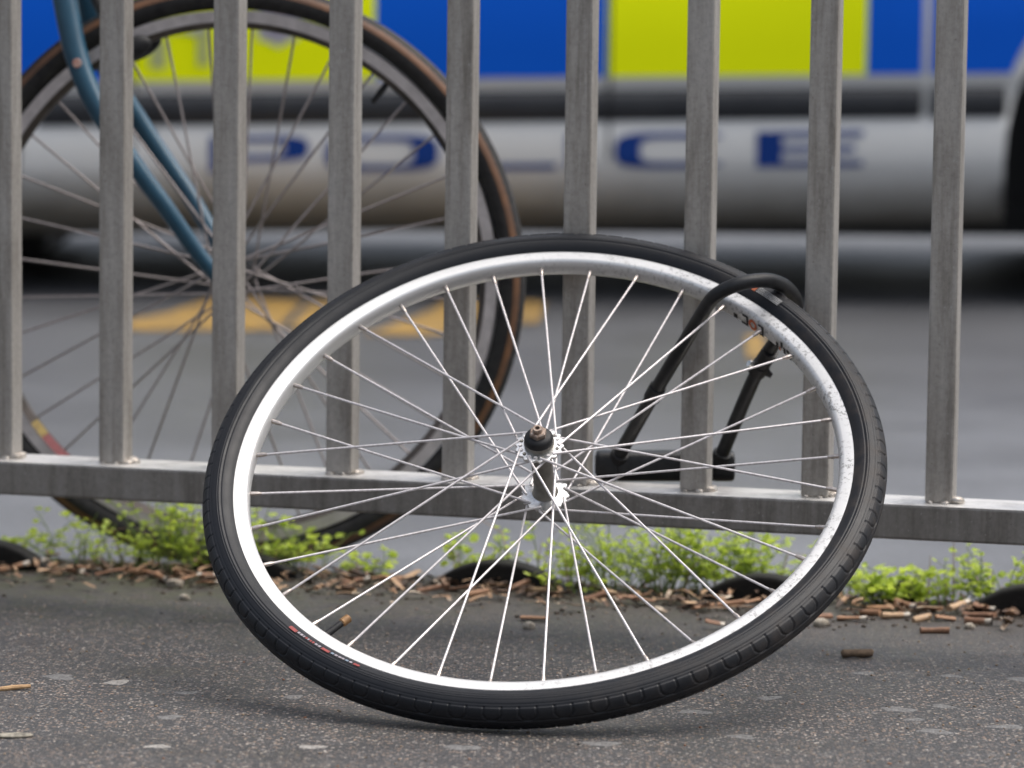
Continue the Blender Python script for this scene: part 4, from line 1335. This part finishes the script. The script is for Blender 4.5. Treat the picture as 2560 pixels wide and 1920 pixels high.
def scatter(name, n, fx, size, mat, label, flat=0.6):
    Vs, Fs = [], []
    for k in range(n):
        x, y = fx()
        s = random.uniform(*size)
        a = random.uniform(0, 6.28)
        q = iv * (1 + RNG.uniform(-.3, .3, (len(iv), 1))) * np.array([1, random.uniform(.6, 1), flat]) * s
        c_, s_ = math.cos(a), math.sin(a)
        q = np.stack([q[:, 0] * c_ - q[:, 1] * s_ + x, q[:, 0] * s_ + q[:, 1] * c_ + y, q[:, 2] + s * 0.25], -1)
        Fs.append(iff + len(iv) * len(Vs)); Vs.append(q)
    o = link(name, np_mesh(name, np.concatenate(Vs), np.concatenate(Fs), False), mat)
    return setp(o, label, 'grit', kind='stuff')


def f_edge():
    x = random.uniform(-0.75, 0.78); return x, ey(x) - abs(random.gauss(0, 0.09)) - 0.005


def f_fore():
    x = random.uniform(-0.6, 0.62); return x, random.uniform(3.5, 4.5)


M_SOIL = speck('soil_crumb', (0.035, 0.026, 0.018), (0.10, 0.075, 0.055), 25, 0.85, 0, 0, False, 3, 0.4, 0.65)
M_GRIT = Mat('loose_grit', (0.2, 0.17, 0.14), 0.8)
M_GRIT.color(M_GRIT.ramp(M_GRIT.noise(37, 1, M_GRIT.pos()), [(0.35, (0.05, 0.048, 0.046)), (0.48, (0.26, 0.19, 0.13)), (0.56, (0.34, 0.32, 0.3)), (0.68, (0.2, 0.1, 0.06))]))
scatter('soil_crumbs', 1500, f_edge, (0.0012, 0.0042), M_SOIL, 'dark soil crumbs among the litter at the pavement edge')
scatter('grit', 900, f_fore, (0.0007, 0.0022), M_GRIT.m, 'small loose grit scattered over the tarmac')

# pebbles, twigs, chips
M_PEB = speck('pale_pebble', (0.5, 0.45, 0.38), (0.2, 0.17, 0.13), 160, 0.8, bump=0.4)
for (x, y, s, lb_) in ((-0.553, 4.700, 0.0095, 'round whitish pebble beside the left weeds'), (-0.387, 4.570, 0.0085, 'whitish pebble in the litter left of the loose tyre'), (0.344, 4.357, 0.0085, 'pale mossy pebble right of the loose tyre bottom'),
                       (-0.368, 4.481, 0.0055, 'small pale pebble on mossy tarmac left of the tyre'), (0.022, 4.319, 0.006, 'small whitish pebble on the tarmac below the hub'), (0.507, 4.354, 0.0055, 'small grey pebble in front of the right butt heap')):
    o = link('pebble', blob(s, int(1000 * (x + 1)), 2, 0.25, (1.1, 0.8, 0.75)), M_PEB); o.location = (x, y, s * 0.5)
    setp(o, lb_, 'pebble', 'pale pebbles on the pavement')
M_TWIG = speck('dark_twig', (0.075, 0.05, 0.03), (0.14, 0.095, 0.06), 200, 0.8, 0, 0.5)
o = MB().tube([(-0.017, 0, 0), (-0.015, 0, .0004), (-0.004, .0004, .0006), (0.006, 0, 0), (0.016, .0004, .0004), (0.0175, 0, 0)], [0.003, 0.0046, 0.004, 0.0046, 0.0042, 0.0025], 10).build('twig', M_TWIG, None, True)
o.location = (0.368, 4.166, 0.0042); o.rotation_euler = (0, -0.02, 0.12); setp(o, 'short dark brown twig lying alone on the tarmac right of the wheel', 'twig')
o = MB().tube([(-0.017, 0, 0), (0.0, .0003, .0004), (0.017, 0, 0)], [0.0022, 0.0026, 0.0020], 8).build('stick', speck('pale_wood', (0.48, 0.31, 0.16), (0.36, 0.22, 0.11), 200, 0.7), None, True)
o.location = (-0.492, 3.922, 0.0024); o.rotation_euler = (0, -0.05, 0.32); setp(o, 'thin tan stick lying at the left picture edge', 'stick')
o = link('bark_chip', blob(1, 77, 3, 0.35, (0.017, 0.0075, 0.0022)), speck('pale_bark', (0.34, 0.31, 0.25), (0.12, 0.11, 0.09), 150, 0.8, 0, 0.5)); o.location = (-0.463, 3.688, 0.0018); o.rotation_euler = (0, 0, 0.25)
setp(o, 'pale flaky bark chip at the lower left corner', 'bark chip')

# trodden chewing gum
M_GUMS = speck('trodden_gum', (0.21, 0.205, 0.2), (0.075, 0.074, 0.072), 330, 0.6, 0, 0.5)
M_GUMP = speck('pale_trodden_gum', (0.36, 0.34, 0.31), (0.17, 0.16, 0.15), 260, 0.6, 0, 0.3)
GUM = [(-0.394, 3.971, .0135, 1), (-0.319, 3.919, .010, 0), (-0.326, 3.793, .012, 0), (-0.325, 3.653, .0105, 1), (-0.182, 3.659, .011, 1), (-0.455, 3.997, .016, 0), (-0.213, 3.904, .011, 0), (-0.042, 3.665, .015, 0), (0.088, 3.691, .015, 0),
       (0.384, 3.879, .016, 0), (0.430, 3.898, .0115, 0), (0.456, 4.064, .011, 0), (0.409, 3.771, .015, 0), (0.481, 3.798, .014, 0), (0.367, 4.075, .011, 0), (0.26, 3.931, .012, 0), (0.182, 3.853, .014, 0), (0.222, 3.733, .012, 0), (0.395, 3.828, .009, 0), (0.523, 4.051, .012, 0)]
GL = {3: 'pale oval gum spot at the lower left, left one of the two palest', 4: 'pale round gum spot at the bottom edge under the left part of the wheel', 0: 'pale gum spot with a brownish edge left of the tyre'}
gl_ = sorted([k for k in range(len(GUM)) if GUM[k][0] < 0.03 and k not in GL], key=lambda k: GUM[k][1])
gr_ = sorted([k for k in range(len(GUM)) if GUM[k][0] >= 0.03], key=lambda k: GUM[k][1])
for j_, k in enumerate(gl_): GL[k] = ORD[j_] + ' nearest grey gum spot on the tarmac left of the tyre contact'
for j_, k in enumerate(gr_): GL[k] = ORD[j_] + ' nearest grey gum spot on the tarmac right of the tyre contact'
for k, (x, y, r, pale) in enumerate(GUM):
    rr = random.Random(k)
    n = 22
    V = []
    ph = [rr.uniform(0, 6.28) for _ in range(3)]
    for i in range(n):
        a = 2 * PI * i / n
        q = r * (1 + 0.2 * math.sin(2 * a + ph[0]) + 0.14 * math.sin(3 * a + ph[1]) + 0.11 * math.sin(5 * a + ph[2]))
        for f_, z in ((1.0, 0.00005), (0.85, 0.0004), (0.5, 0.0006), (0.05, 0.0005)):
            V.append((q * f_ * math.cos(a), q * f_ * math.sin(a) * 0.85, z))
    o = MB().add(V, grid_faces(n, 4, cu=True)).build('gum_spot', M_GUMP if pale else M_GUMS, None, True)
    o.location = (x, y, 0.0)
    setp(o, GL[k], 'gum spot', 'flattened gum spots on the tarmac')
